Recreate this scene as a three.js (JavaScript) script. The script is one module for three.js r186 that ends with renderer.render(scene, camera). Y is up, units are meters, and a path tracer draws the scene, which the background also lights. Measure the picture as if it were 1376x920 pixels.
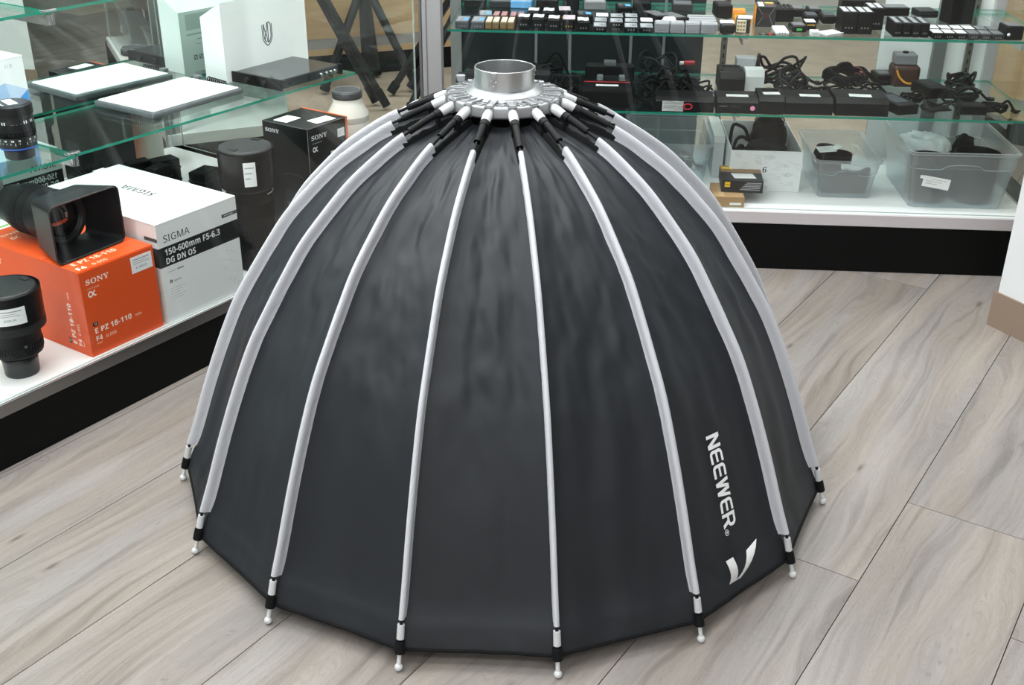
import * as THREE from 'three';
import { RoundedBoxGeometry } from 'three/addons/geometries/RoundedBoxGeometry.js';
import { mergeGeometries } from 'three/addons/utils/BufferGeometryUtils.js';
import { RectAreaLightUniformsLib } from 'three/addons/lights/RectAreaLightUniformsLib.js';
import { createNoise2D } from 'simplex-noise';

// ---------------------------------------------------------------- camera, light, exposure
const scene = new THREE.Scene();
scene.background = new THREE.Color(0x000000);
const camera = new THREE.PerspectiveCamera(33.67, 1376 / 920, 0.05, 40);
camera.position.set(0, 1.1817, 0);
camera.rotation.order = 'YXZ';
camera.rotation.set(-0.46657, 0, 0.0084);
const renderer = new THREE.WebGLRenderer({ antialias: true });
renderer.toneMapping = THREE.LinearToneMapping;
renderer.toneMappingExposure = 1.0;
renderer.shadowMap.enabled = true;
RectAreaLightUniformsLib.init();
const LIGHT_POWER = 10.6;
const CABINET_LED = 120; // slim strips in the cabinets' top rails
const WINDOW_POWER = 0.7; // daylight through the frosted shop window behind the camera
const WINDOW = { x: -0.2, y: 0.75, w: 4.4, h: 1.75, z: 3.4 };
const LIGHT_COLOR = new THREE.Color(0.965, 0.99, 1.0);
// ceiling troffers of the shop: [x, z, turned]
const TROFFERS = [[-1.05, -2.1], [0.4, -2.3], [-0.65, -0.7], [-1.6, 0.5], [0.4, 0.9], [-0.6, 2.4], [-1.5, -5.0], [0.9, -5.0]];
const ROOM = { x0: -3.7, x1: 3.5, z0: -6.7, z1: 3.4, h: 2.9 };

// ---------------------------------------------------------------- helpers
let rs = 20240711;
const rnd = () => { rs = (rs * 1664525 + 1013904223) >>> 0; return rs / 4294967296; };
const rr = (a, b) => a + (b - a) * rnd();
const noise = createNoise2D(rnd), noiseB = createNoise2D(rnd);
const used = {};
function numbered(n) { const k = used[n] = (used[n] ?? -1) + 1; return k ? n + '_' + String(k).padStart(3, '0') : n; }
const std = (color, roughness = 0.6, metalness = 0, extra = {}) => new THREE.MeshPhysicalMaterial({ color, roughness, metalness, ...extra });
function shade(o) { o.castShadow = true; o.receiveShadow = true; return o; }
function part(name, geo, mat, parent, pos, rot) {
  const m = shade(new THREE.Mesh(Array.isArray(geo) ? merge(geo) : geo, mat)); m.name = name;
  if (pos) m.position.set(...pos); if (rot) m.rotation.set(...rot);
  parent.add(m); return m;
}
function merge(list) { return mergeGeometries(list.map((g) => { const h = g.index ? g.toNonIndexed() : g; for (const k of Object.keys(h.attributes)) if (!['position', 'normal', 'uv'].includes(k)) h.deleteAttribute(k); return h; })); }
function tag(o, label, category, group) { o.userData.label = label; if (category) o.userData.category = category; if (group) o.userData.group = group; return o; }
function struct(o, label, category) { o.userData.kind = 'structure'; if (label) o.userData.label = label; if (category) o.userData.category = category; return o; }
function thing(name, label, category, group) { const g = new THREE.Group(); g.name = numbered(name); tag(g, label, category, group); scene.add(g); return g; }
const bx = (w, h, d, x = 0, y = 0, z = 0) => new THREE.BoxGeometry(w, h, d).translate(x, y + h / 2, z);
const rb = (w, h, d, r = 0.003, x = 0, y = 0, z = 0, s = 2) => new RoundedBoxGeometry(w, h, d, s, Math.min(r, w / 2.01, h / 2.01, d / 2.01)).translate(x, y + h / 2, z);
const cyl = (r0, r1, h, x = 0, y = 0, z = 0, n = 28) => new THREE.CylinderGeometry(r1, r0, h, n).translate(x, y + h / 2, z);
const lathe = (pts, n = 48) => new THREE.LatheGeometry(pts.map((p) => new THREE.Vector2(p[0], p[1])), n);
const V = (x, y, z) => new THREE.Vector3(x, y, z);
const tube = (pts, r, n = 40, k = 8, closed = false) => new THREE.TubeGeometry(new THREE.CatmullRomCurve3(pts.map((p) => (p.isVector3 ? p : V(...p))), closed), n, r, k, closed);
function bar(a, b, r0, r1 = r0, n = 14) { const A = V(...a), B = V(...b), d = B.clone().sub(A), l = d.length(); return new THREE.CylinderGeometry(r1, r0, l, n).translate(0, l / 2, 0).applyQuaternion(new THREE.Quaternion().setFromUnitVectors(V(0, 1, 0), d.normalize())).translate(A.x, A.y, A.z); }
// the two display cabinets: t runs along the front, n points out of the front into the shop
const CAB = { L: { o: [-0.668, -2.228], a: THREE.MathUtils.degToRad(56.4) }, R: { o: [0.684, -2.8], a: THREE.MathUtils.degToRad(-3.75) } };
function spot(fr, t, y, n) { const { o, a } = CAB[fr]; return V(o[0] + t * Math.cos(a) + n * Math.sin(a), y, o[1] - t * Math.sin(a) + n * Math.cos(a)); }
function put(o, fr, t, y, n, turn = 0) { o.position.copy(spot(fr, t, y, n)); o.rotation.y = CAB[fr].a + turn; return o; }
// a flat print: draw() works in millimetres from the top left corner
function print(wmm, hmm, ppmm, bg, draw) {
  const c = document.createElement('canvas'); c.width = Math.round(wmm * ppmm); c.height = Math.round(hmm * ppmm);
  const x = c.getContext('2d'); x.fillStyle = bg; x.fillRect(0, 0, c.width, c.height); x.scale(c.width / wmm, c.height / hmm); if (draw) draw(x);
  const t = new THREE.CanvasTexture(c); t.colorSpace = THREE.SRGBColorSpace; t.anisotropy = 8; return t;
}
const printed = (tex, rough = 0.5, extra = {}) => std(0xffffff, rough, 0, { map: tex, ...extra });
function text(x, s, px, py, size, color, weight = 'bold', stretch = 1, font = 'sans-serif') { x.save(); x.translate(px, py); x.scale(stretch, 1); x.fillStyle = color; x.font = `${weight} ${size}px ${font}`; x.fillText(s, 0, 0); x.restore(); }
function dataTex(w, h, fn, srgb) {
  const d = new Uint8Array(w * h * 4);
  for (let y = 0; y < h; y++) for (let x = 0; x < w; x++) { const c = fn(x, y), i = (y * w + x) * 4; d[i] = c[0]; d[i + 1] = c[1]; d[i + 2] = c[2]; d[i + 3] = 255; }
  const t = new THREE.DataTexture(d, w, h); t.magFilter = THREE.LinearFilter; t.minFilter = THREE.LinearMipmapLinearFilter; t.generateMipmaps = true; t.wrapS = t.wrapT = THREE.RepeatWrapping; if (srgb) t.colorSpace = THREE.SRGBColorSpace; t.needsUpdate = true; return t;
}
const clamp = (x, a = 0, b = 255) => Math.max(a, Math.min(b, x));
const sstep = THREE.MathUtils.smoothstep, lerp = THREE.MathUtils.lerp;

// ---------------------------------------------------------------- materials
const M = {
  white: std(0xe9ebec, 0.55), wallWhite: std(0xe4e6e7, 0.8), wallGrey: std(0x9ea2a0, 0.85), ceiling: std(0xe6e6e4, 0.9), brown: std(0x8f7c6c, 0.55),
  kick: std(0x050606, 0.6, 0, { specularIntensity: 0.35 }), laminate: std(0xe8e6e7, 0.35), chrome: std(0xc9cbcd, 0.22, 1), brushed: std(0xb9bbbd, 0.34, 1), steel: std(0x9a9b9c, 0.4, 1), post: std(0xc6c4c6, 0.38, 0.55), postDark: std(0x7c807f, 0.45, 0.4),
  black: std(0x0d0e0f, 0.5, 0, { specularIntensity: 0.5 }), blackGloss: std(0x0a0b0c, 0.3, 0, { specularIntensity: 0.6 }), blackSoft: std(0x101112, 0.8, 0, { specularIntensity: 0.4 }), rubber: std(0x111214, 0.6, 0, { specularIntensity: 0.5 }), darkGrey: std(0x222426, 0.5, 0, { specularIntensity: 0.6 }), midGrey: std(0x6d7073, 0.5), lightGrey: std(0xa9acb0, 0.45), grey: std(0x85888d, 0.45), paper: std(0xeceef0, 0.7), gold: std(0xc9a24c, 0.35, 0.9), red: std(0xb3202c, 0.5), orange: std(0xe0672a, 0.5), amber: std(0xe09a22, 0.5), blue: std(0x5f9fd0, 0.45), tan: std(0x7a6848, 0.55), cream: std(0xe4ddc9, 0.6), green: std(0x3fae4d, 0.5), brownDark: std(0x3d2317, 0.55), kraft: std(0xa5845c, 0.75), lensWhite: std(0xdcdad2, 0.4),
  glass: std(0xfefffe, 0.0, 0, { specularIntensity: 0.6, transmission: 1, thickness: 0, ior: 1.5 }), glassShelf: std(0xf8fdfb, 0.0, 0, { transmission: 1, thickness: 0, ior: 1.5 }),
  paneEdge: std(0xc9d6d2, 0.2, 0, { transmission: 0.5, thickness: 0 }), glassEdge: std(0x2f9f86, 0.2, 0, { transmission: 0.35, thickness: 0 }), mirror: std(0xd9e3df, 0.0, 1),
  lensGlass: std(0x07090a, 0.04, 0, { clearcoat: 1, clearcoatRoughness: 0.02, iridescence: 0.6, iridescenceIOR: 1.6, iridescenceThicknessRange: [150, 320] }),
  bin: std(0xeaf1f4, 0.34, 0, { transmission: 0.8, thickness: 0, side: THREE.DoubleSide }),
  clearPlastic: std(0xf2f6f8, 0.4, 0, { transmission: 0.45, thickness: 0 }),
};
function fabricMat(extra) { return std(0x161a20, 0.58, 0, { side: THREE.DoubleSide, sheen: 0.3, sheenColor: new THREE.Color(0x5c626c), sheenRoughness: 0.45, ...extra }); }

// ---------------------------------------------------------------- room shell
{
  const { x0, x1, z0, z1, h } = ROOM, w = x1 - x0, d = z1 - z0, cx = (x0 + x1) / 2, cz = (z0 + z1) / 2;
  const wall = (name, g, mat, label) => { const m = part(name, g, mat, scene); struct(m, label); return m; };
  wall('wall_back', bx(w + 0.4, h + 0.1, 0.2, cx, -0.05, z0 - 0.1), M.wallWhite, 'white painted wall far behind the counters');
  { const W = WINDOW, xa = W.x - W.w / 2, xb = W.x + W.w / 2, L = x0 - 0.2, R = x1 + 0.2; // wall with the window opening left free
    wall('wall_front', [bx(xa - L, h + 0.1, 0.2, (xa + L) / 2, -0.05, z1 + 0.1), bx(R - xb, h + 0.1, 0.2, (xb + R) / 2, -0.05, z1 + 0.1), bx(W.w, W.y + 0.05, 0.2, W.x, -0.05, z1 + 0.1), bx(W.w, h + 0.05 - W.y - W.h, 0.2, W.x, W.y + W.h, z1 + 0.1)], M.wallGrey, 'pale grey wall opposite the display cabinets');
    const g = new THREE.Group(); g.name = 'window_1'; g.position.set(W.x, W.y, z1 + 0.06); scene.add(g); struct(g, 'wide frosted shop window opposite the cabinets');
    part('window_frame', [bx(W.w, 0.05, 0.06, 0, 0, 0), bx(W.w, 0.05, 0.06, 0, W.h - 0.05, 0), ...[-0.5, -0.25, 0, 0.25, 0.5].map((f) => bx(0.05, W.h, 0.06, f * (W.w - 0.05), 0, 0))], M.brushed, g);
    for (let i = 0; i < 4; i++) part('window_pane', bx(W.w / 4 - 0.05, W.h - 0.1, 0.008, (i - 1.5) * (W.w - 0.05) / 4, 0.05, 0), std(0xffffff, 0.7, 0, { emissive: new THREE.Color(0.93, 0.97, 1), emissiveIntensity: 0.5 }), g);
    const l = new THREE.RectAreaLight(new THREE.Color(0.95, 0.98, 1), WINDOW_POWER, W.w - 0.1, W.h - 0.1); l.name = 'window_daylight'; l.position.set(0, W.h / 2, -0.045); g.add(l); }
  wall('wall_left', bx(0.2, h + 0.1, d, x0 - 0.1, -0.05, cz), M.wallGrey, 'pale grey wall behind the mirror cabinet');
  wall('wall_right', bx(0.2, h + 0.1, d, x1 + 0.1, -0.05, cz), M.wallGrey, 'pale grey wall beside the white column');
  wall('ceiling', bx(w + 0.4, 0.15, d + 0.4, cx, h, cz), M.ceiling, 'white flat ceiling with recessed light panels');
  // floor: concrete-beige sheet with grey oak planks over the front of the shop
  const speck = dataTex(512, 512, (x, y) => { const n = noise(x / 60, y / 60) * 9 + noise(x / 14, y / 14) * 5 + noise(x / 3, y / 3) * 4; return [clamp(190 + n), clamp(178 + n), clamp(160 + n * 0.9)]; }, true);
  speck.repeat.set(5, 7);
  const floor = part('floor', bx(w, 0.1, d), std(0xffffff, 0.5, 0, { map: speck }), scene, [cx, -0.1045, cz]);
  struct(floor, 'smooth beige floor sheet running back under the counters');
  const PL = 1.52, PW = 0.2378, a = THREE.MathUtils.degToRad(56.6);
  const woodTex = (seed, tone) => {
    const W = 1824, H = 288, kn = [0, 1].map(() => [rr(0.1, 1.4), rr(0.03, 0.2), rr(0.012, 0.024), rnd() < 0.6 ? 1 : 0.35]);
    return dataTex(W, H, (x, y) => {
      const u = x / W * PL, v = y / H * PW; let wv = v + 0.03 * noise(u * 0.9 + seed, v * 4) + 0.01 * noise(u * 2.6, v * 11 + seed) + 0.003 * noise(u * 7, v * 40 + seed), kd = 0;
      for (const [ku, kv, kr, ks] of kn) { const dx = (u - ku) * 0.3, dy = v - kv, q = Math.hypot(dx, dy); wv += ks * kr * Math.exp(-q * q / (kr * kr * 4)) * (dy > 0 ? 1 : -1) * 0.9; kd += ks * Math.exp(-q * q / (kr * kr * 0.09)); }
      const band = noise(u * 0.8 + seed * 3, wv * 17), ring = Math.sin(wv * 420 + noise(u * 2, wv * 30) * 3), fine = noise(u * 9 + seed, wv * 620), fine2 = noise(u * 22 + seed, wv * 1150), pore = noiseB(u * 26, wv * 760 + seed), big = noise(u * 1.7 + seed * 7, v * 6), warm = noise(u * 1.1 + 40 + seed, v * 8), streak = noise(u * 1.5 + seed * 5, wv * 34);
      const rp = 0.35 + 0.65 * Math.max(0, noise(u * 1.2 + seed, v * 7 + 20));
      let s = tone + band * 8 + ring * 4.2 * rp + fine * 5 + fine2 * 3.2 + big * 6 - kd * 46; if (pore > 0.5) s -= (pore - 0.5) * 34; if (streak > 0.3) s -= (streak - 0.3) * 30;
      return [clamp(s + 4 + warm * 2.6), clamp(s - 4 + warm * 0.6), clamp(s - 9.5 - warm * 2.6)];
    }, true);
  };
  const mats = [142, 138, 145, 140, 143, 137].map((t, i) => { const map = woodTex(i * 13.7 + 2, t); return std(0xffffff, 0.5, 0, { map, bumpMap: map, bumpScale: 0.0004 }); });
  const under = std(0x33302d, 0.9), planks = new THREE.Group();
  planks.name = 'floor_planks'; planks.rotation.y = a; planks.position.y = 0; scene.add(planks); struct(planks, 'wide grey oak laminate planks laid across the shop floor');
  const G = new THREE.BoxGeometry(PL - 0.0016, 0.0032, PW - 0.0016).translate(0, -0.0016, 0);
  const starts = { 0: 1.553, '-1': 1.828, '-2': 1.556, '-3': 1.3, '-4': 1.72, '-5': 0.25, '-6': 1.35, '-7': 0.32 };
  const inside = (x, z) => x > x0 + 0.02 && x < x1 - 0.02 && z > -4.2 && z < z1 - 0.02;
  const ca = Math.cos(a), sa = Math.sin(a), bed = [];
  let cnt = 0;
  for (let j = -28; j < 24; j++) {
    const zc = -0.1016 + (j + 0.5) * PW, s0 = starts[j] ?? (((j * 0.618) % 1 + 1) % 1) * PL;
    for (let k = -8; k < 8; k++) {
      const xc = s0 + (k + 0.5) * PL; let ok = true;
      for (const ex of [-0.5, 0.5]) for (const ez of [-0.5, 0.5]) { const lx = xc + ex * PL, lz = zc + ez * PW; if (!inside(lx * ca + lz * sa, -lx * sa + lz * ca)) ok = false; }
      if (!ok) continue;
      const i = Math.abs((j * 7 + k * 5 + 40)) % 6; part(cnt ? 'plank_' + String(cnt).padStart(3, '0') : 'plank', G, mats[i], planks, [xc, 0, zc], [0, ((j + k) & 1) ? Math.PI : 0, 0]); cnt++;
      bed.push(new THREE.BoxGeometry(PL, 0.0006, PW).translate(xc, -0.0037, zc));
    }
  }
  part('underlay', bed, under, planks);
}
// white column with a brown baseboard at the end of the rear cabinet
{
  const c = [1.155, -2.46], e = [0.468, 0.884], k = [0.9982, 0.06], L = 1.3, D = 0.6;
  const outline = (g) => { const s = new THREE.Shape(), P = (l, d) => [c[0] + e[0] * l + k[0] * d, -(c[1] + e[1] * l + k[1] * d)]; s.moveTo(...P(-g, -g)); s.lineTo(...P(L + g, -g)); s.lineTo(...P(L + g, D + g)); s.lineTo(...P(-g, D + g)); s.closePath(); return s; };
  const up = (g, h) => new THREE.ExtrudeGeometry(outline(g), { depth: h, bevelEnabled: false }).rotateX(-Math.PI / 2);
  struct(part('wall_column', up(0, ROOM.h), M.wallWhite, scene), 'white painted wall column beside the rear cabinet');
  struct(part('baseboard_column', up(0.006, 0.088), M.brown, scene), 'brown baseboard around the white column');
}
// ceiling light panels, each with its own light
for (const [x, z] of TROFFERS) {
  const g = thing('ceiling_light', 'flat square-edged light panel set in the shop ceiling', 'ceiling light', 'ceiling light panels'); g.position.set(x, ROOM.h, z);
  part('frame', [bx(1.24, 0.02, 0.02, 0, -0.021, 0.31), bx(1.24, 0.02, 0.02, 0, -0.021, -0.31), bx(0.02, 0.02, 0.6, 0.61, -0.021, 0), bx(0.02, 0.02, 0.6, -0.61, -0.021, 0)], M.white, g);
  part('diffuser', bx(1.2, 0.006, 0.6, 0, -0.012, 0), std(0xffffff, 0.6, 0, { emissive: LIGHT_COLOR, emissiveIntensity: 1.2 }), g);
  const l = new THREE.RectAreaLight(LIGHT_COLOR, LIGHT_POWER, 1.2, 0.6); l.name = 'panel_light'; l.position.set(0, -0.014, 0); l.rotation.x = -Math.PI / 2; g.add(l);
}
// ---------------------------------------------------------------- display cabinets
const paneMats = (face, edge) => ({ x: [face, face, edge, edge, edge, edge], y: [edge, edge, face, face, edge, edge], z: [edge, edge, edge, edge, face, face] });
const PANE = paneMats(M.glass, M.paneEdge), SHELF = paneMats(M.glassShelf, M.glassEdge);
const woodPanel = dataTex(512, 512, (x, y) => { const n = noise(x / 160, y / 22) * 7 + noise(x / 60 + 4, y / 5) * 5 + noise(x / 300, y / 90) * 8; return [clamp(214 + n), clamp(184 + n), clamp(138 + n * 0.9)]; }, true);
const counterWood = std(0xffffff, 0.45, 0, { map: woodPanel });
function ledStrip(g, w, x, y, z) { part('led_strip', bx(w, 0.006, 0.03, x, y, z), std(0xffffff, 0.6, 0, { emissive: new THREE.Color(1, 1, 1), emissiveIntensity: 1.2 }), g); const l = new THREE.RectAreaLight(new THREE.Color(0.97, 1, 1), CABINET_LED, w, 0.03); l.name = 'led_light'; l.position.set(x, y - 0.002, z); l.rotation.x = -Math.PI / 2; g.add(l); }
{ // mirror-backed cabinet
  const g = thing('display_cabinet', 'glass-fronted display cabinet with a mirror back and black plinth', 'cabinet'); put(g, 'L', 0, 0, 0);
  const a = -1.9, b = 0.765, w = b - a, c = (a + b) / 2;
  part('plinth', bx(w, 0.105, 0.5, c, 0, -0.25), M.kick, g);
  part('deck', rb(w, 0.024, 0.515, 0.001, c, 0.106, -0.262), M.laminate, g);
  part('metal_trim', rb(w, 0.026, 0.006, 0.0015, c, 0.1045, -0.001), std(0x8d8c8c, 0.3, 0.9), g);
  part('front_glass', bx(w, 1.7, 0.006, c, 0.131, -0.009), PANE.z, g);
  part('end_glass', bx(0.006, 1.7, 0.48, 0.79, 0.131, -0.27), PANE.x, g);
  part('mirror', bx(2.6, 1.7, 0.006, -0.7, 0, 0), [M.darkGrey, M.darkGrey, M.darkGrey, M.darkGrey, M.mirror, M.darkGrey], g, [0.2, 0.131, -0.516], [0, THREE.MathUtils.degToRad(-1), 0]);
  part('top_rail', [bx(w, 0.03, 0.02, c, 1.83, -0.01), bx(w, 0.03, 0.02, c, 1.83, -0.51)], M.brushed, g); ledStrip(g, w - 0.1, c, 1.828, -0.05);
  for (const t of [-0.113, -0.99]) { part('shelf_standard', bx(0.016, 1.66, 0.01, t, 0.135, -0.505), M.steel, g);
    for (const y of [0.468, 0.754]) { const br = part('shelf_bracket', [bx(0.005, 0.02, 0.28, t, y - 0.022, -0.362), bx(0.02, 0.004, 0.05, t, y - 0.005, -0.24)], M.chrome, g); part('bracket_clip', [cyl(0.009, 0.009, 0.02, t, y - 0.019, -0.212), rb(0.03, 0.004, 0.014, 0.001, t, y + 0.006, -0.213)], M.chrome, br); } }
}
function shelf(fr, t0, t1, y, n0, n1, label, mats = SHELF.y) { const g = part(numbered('glass_shelf'), new THREE.BoxGeometry(t1 - t0, 0.006, n1 - n0), mats, scene); tag(g, label, 'shelf'); const p = spot(fr, (t0 + t1) / 2, y - 0.003, (n0 + n1) / 2); g.position.copy(p); g.rotation.y = CAB[fr].a; return g; }
shelf('L', -0.109, 0.764, 0.474, -0.498, -0.208, 'clear green-edged glass shelf under the white box with shield emblem');
shelf('L', -0.98, -0.117, 0.474, -0.498, -0.2, 'clear green-edged glass shelf under the cine lens');
shelf('L', -0.109, 0.764, 0.76, -0.498, -0.228, 'upper glass shelf above the white light pads');
shelf('L', -0.98, -0.117, 0.76, -0.498, -0.228, 'upper glass shelf above the cine lens');
{ // rear cabinet
  const g = thing('display_cabinet', 'tall glass display cabinet with a white deck full of batteries and chargers', 'cabinet'); put(g, 'R', 0, 0, 0);
  const a = -0.93, b = 0.66, w = b - a, c = (a + b) / 2;
  part('plinth', bx(w + 0.1, 0.127, 0.5, c + 0.05, 0, -0.25), M.kick, g);
  part('deck', rb(w, 0.036, 0.52, 0.0015, c, 0.127, -0.26), std(0xf0f2f3, 0.4), g);
  part('fascia', rb(w, 0.031, 0.004, 0.001, c, 0.129, 0.001), std(0xc9c2c4, 0.5), g);
  part('front_glass', bx(w - 0.06, 1.7, 0.006, c + 0.03, 0.164, -0.012), PANE.z, g);
  part('end_glass', bx(0.006, 1.7, 0.47, b - 0.005, 0.164, -0.27), PANE.x, g);
  const pc = part('corner_post', rb(0.049, 1.9, 0.045, 0.003, -0.893, 0.0, -0.02), M.post, g); part('post_channel', [bx(0.006, 1.9, 0.03, -0.921, 0, -0.01), bx(0.002, 1.9, 0.002, -0.905, 0, 0.0035)], M.steel, pc);
  part('top_rail', [bx(w, 0.03, 0.02, c, 1.86, -0.012), bx(w, 0.03, 0.02, c, 1.86, -0.5)], M.brushed, g); ledStrip(g, w - 0.2, c, 1.858, -0.06);
  part('back_post', rb(0.032, 1.7, 0.03, 0.002, -0.888, 0.163, -0.5), M.postDark, g); part('back_post', rb(0.036, 1.7, 0.03, 0.002, 0.495, 0.163, -0.5), M.postDark, g); part('back_post', rb(0.03, 1.7, 0.03, 0.002, 0.642, 0.163, -0.5), M.post, g);
  part('dark_back_panel', bx(0.7, 1.7, 0.008, -0.522, 0.163, -0.505), std(0x1a2021, 0.3), g);
  for (const t of [-0.655, -0.556, -0.38, -0.285]) part('panel_strip', bx(0.008, 1.7, 0.004, t, 0.163, -0.498), M.midGrey, g);
  part('white_back_panel', bx(0.31, 1.7, 0.008, 0.484, 0.163, -0.507), M.white, g);
  part('back_glass', bx(0.5, 1.7, 0.006, 0.078, 0.163, -0.506), PANE.z, g);
  for (const t of [-0.113, 0.577]) { const s = part('shelf_standard', bx(0.017, 1.6, 0.012, t, 0.165, -0.49), std(0x77746c, 0.45, 0.8), g); const slots = []; for (let y = 0.2; y < 1.2; y += 0.025) slots.push(bx(0.004, 0.013, 0.001, t, y, -0.4835)); part('slots', slots, M.black, s);
    for (const y of [0.402, 0.6]) part('shelf_bracket', [bx(0.004, 0.022, 0.4, t, y - 0.03, -0.29), bx(0.016, 0.004, 0.016, t, y - 0.011, -0.075)], M.chrome, g); }
}
shelf('R', -0.86, 0.645, 0.602, -0.41, -0.05, 'upper glass shelf crowded with small camera batteries');
shelf('R', -0.86, 0.645, 0.602, -0.481, -0.416, 'narrow glass strip behind the shelf of camera batteries');
shelf('R', -0.86, 0.645, 0.404, -0.481, -0.05, 'lower glass shelf crowded with chargers and cables');

// wooden counters behind the cabinets, built alike: black plinth, wood, grey strip, wood
function counter(name, label, x, z, ry, L, H) {
  const g = thing(name, label, 'counter'); g.position.set(x, 0, z); g.rotation.y = ry;
  part('plinth', bx(L - 0.01, 0.09, 0.58, 0, 0, -0.3), M.kick, g);
  part('bottom_board', bx(L, 0.026, 0.6, 0, 0.09, -0.3), counterWood, g);
  part('grey_strip', bx(L, 0.044, 0.594, 0, 0.116, -0.3), std(0xb6b8ba, 0.4, 0.4), g);
  const n = Math.round(L / 0.6); for (let i = 0; i < n; i++) part('front_panel', rb(L / n - 0.003, H - 0.16, 0.6, 0.002, -L / 2 + (i + 0.5) * L / n, 0.16, -0.3), counterWood, g);
  return g;
}
counter('wooden_counter', 'pale wooden counter with a grey strip behind the tripods', -1.0, -4.82, THREE.MathUtils.degToRad(21), 2.4, 1.1);
counter('wooden_counter', 'pale wooden counter with a grey strip beyond the white column', 2.08, -3.695, THREE.MathUtils.degToRad(-42.8), 1.6, 1.1);

// tripods standing behind the mirror cabinet
function pole(name, a, b, r, parent) { const l = part(name, bar(a, b, r, r * 1.15), M.darkGrey, parent); part('rubber_foot', bar(a, [lerp(a[0], b[0], 0.05), lerp(a[1], b[1], 0.05), lerp(a[2], b[2], 0.05)], r * 1.3), M.rubber, l); return l; }
{
  const A = thing('tripod', 'black tripod with a long leg slanting behind the glass shelf', 'tripod'); A.position.set(-1.18, 0, -4.5);
  const P = (x, y, z) => [x + 1.18, y, z + 4.5];
  for (const f of [P(-0.498, 0.01, -4.375), P(-0.548, 0.01, -4.44)]) pole('leg', f, [0, 1.25, 0], 0.013, A);
  pole('leg', P(-1.6, 0.01, -4.25), [-0.02, 1.25, 0], 0.014, A); pole('leg', P(-1.3, 0.01, -4.0), [0, 1.25, 0.01], 0.014, A);
  part('head', [rb(0.11, 0.09, 0.11, 0.02, 0, 1.22, 0), cyl(0.03, 0.03, 0.1, 0, 1.3, 0)], M.black, A);
  part('clamp', [rb(0.05, 0.05, 0.06, 0.01, 0.33, 0.66, 0.15)], M.black, A);
}
{
  const B = thing('light_stand', 'black stand with red knobs at its leg collar', 'light stand'); B.position.set(-0.618, 0, -4.79);
  part('column', cyl(0.026, 0.024, 1.7, 0, 0.06, 0), M.darkGrey, B);
  part('collar', [cyl(0.045, 0.045, 0.05, 0, 0.36, 0)], M.midGrey, B);
  for (const [x, z] of [[0.19, 0.12], [-0.14, 0.16], [0.02, -0.1]]) { pole('leg', [x * 1.15, 0.01, z * 1.15], [x * 0.13, 0.37, z * 0.13], 0.016, B); part('red_knob', cyl(0.014, 0.014, 0.022, x * 0.25, 0.352, z * 0.25), M.red, B); }
}
{
  const C = thing('tripod', 'black tripod with short legs beside the cabinet corner post', 'tripod'); C.position.set(-0.1, 0, -4.62);
  for (const [f, t] of [[[-0.405, 0.01, 0.03], [0.1, 0.75, -0.1]], [[-0.31, 0.01, 0.38], [0.08, 0.75, -0.08]], [[0.4, 0.01, -0.05], [0.1, 0.75, -0.08]]]) pole('leg', f, t, 0.015, C);
  part('leg_tube', bar([-0.33, 0.012, -0.04], [0.08, 0.62, -0.1], 0.02), M.darkGrey, C);
  part('head', rb(0.09, 0.12, 0.09, 0.02, 0.09, 0.72, -0.09), M.black, C);
}
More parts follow.
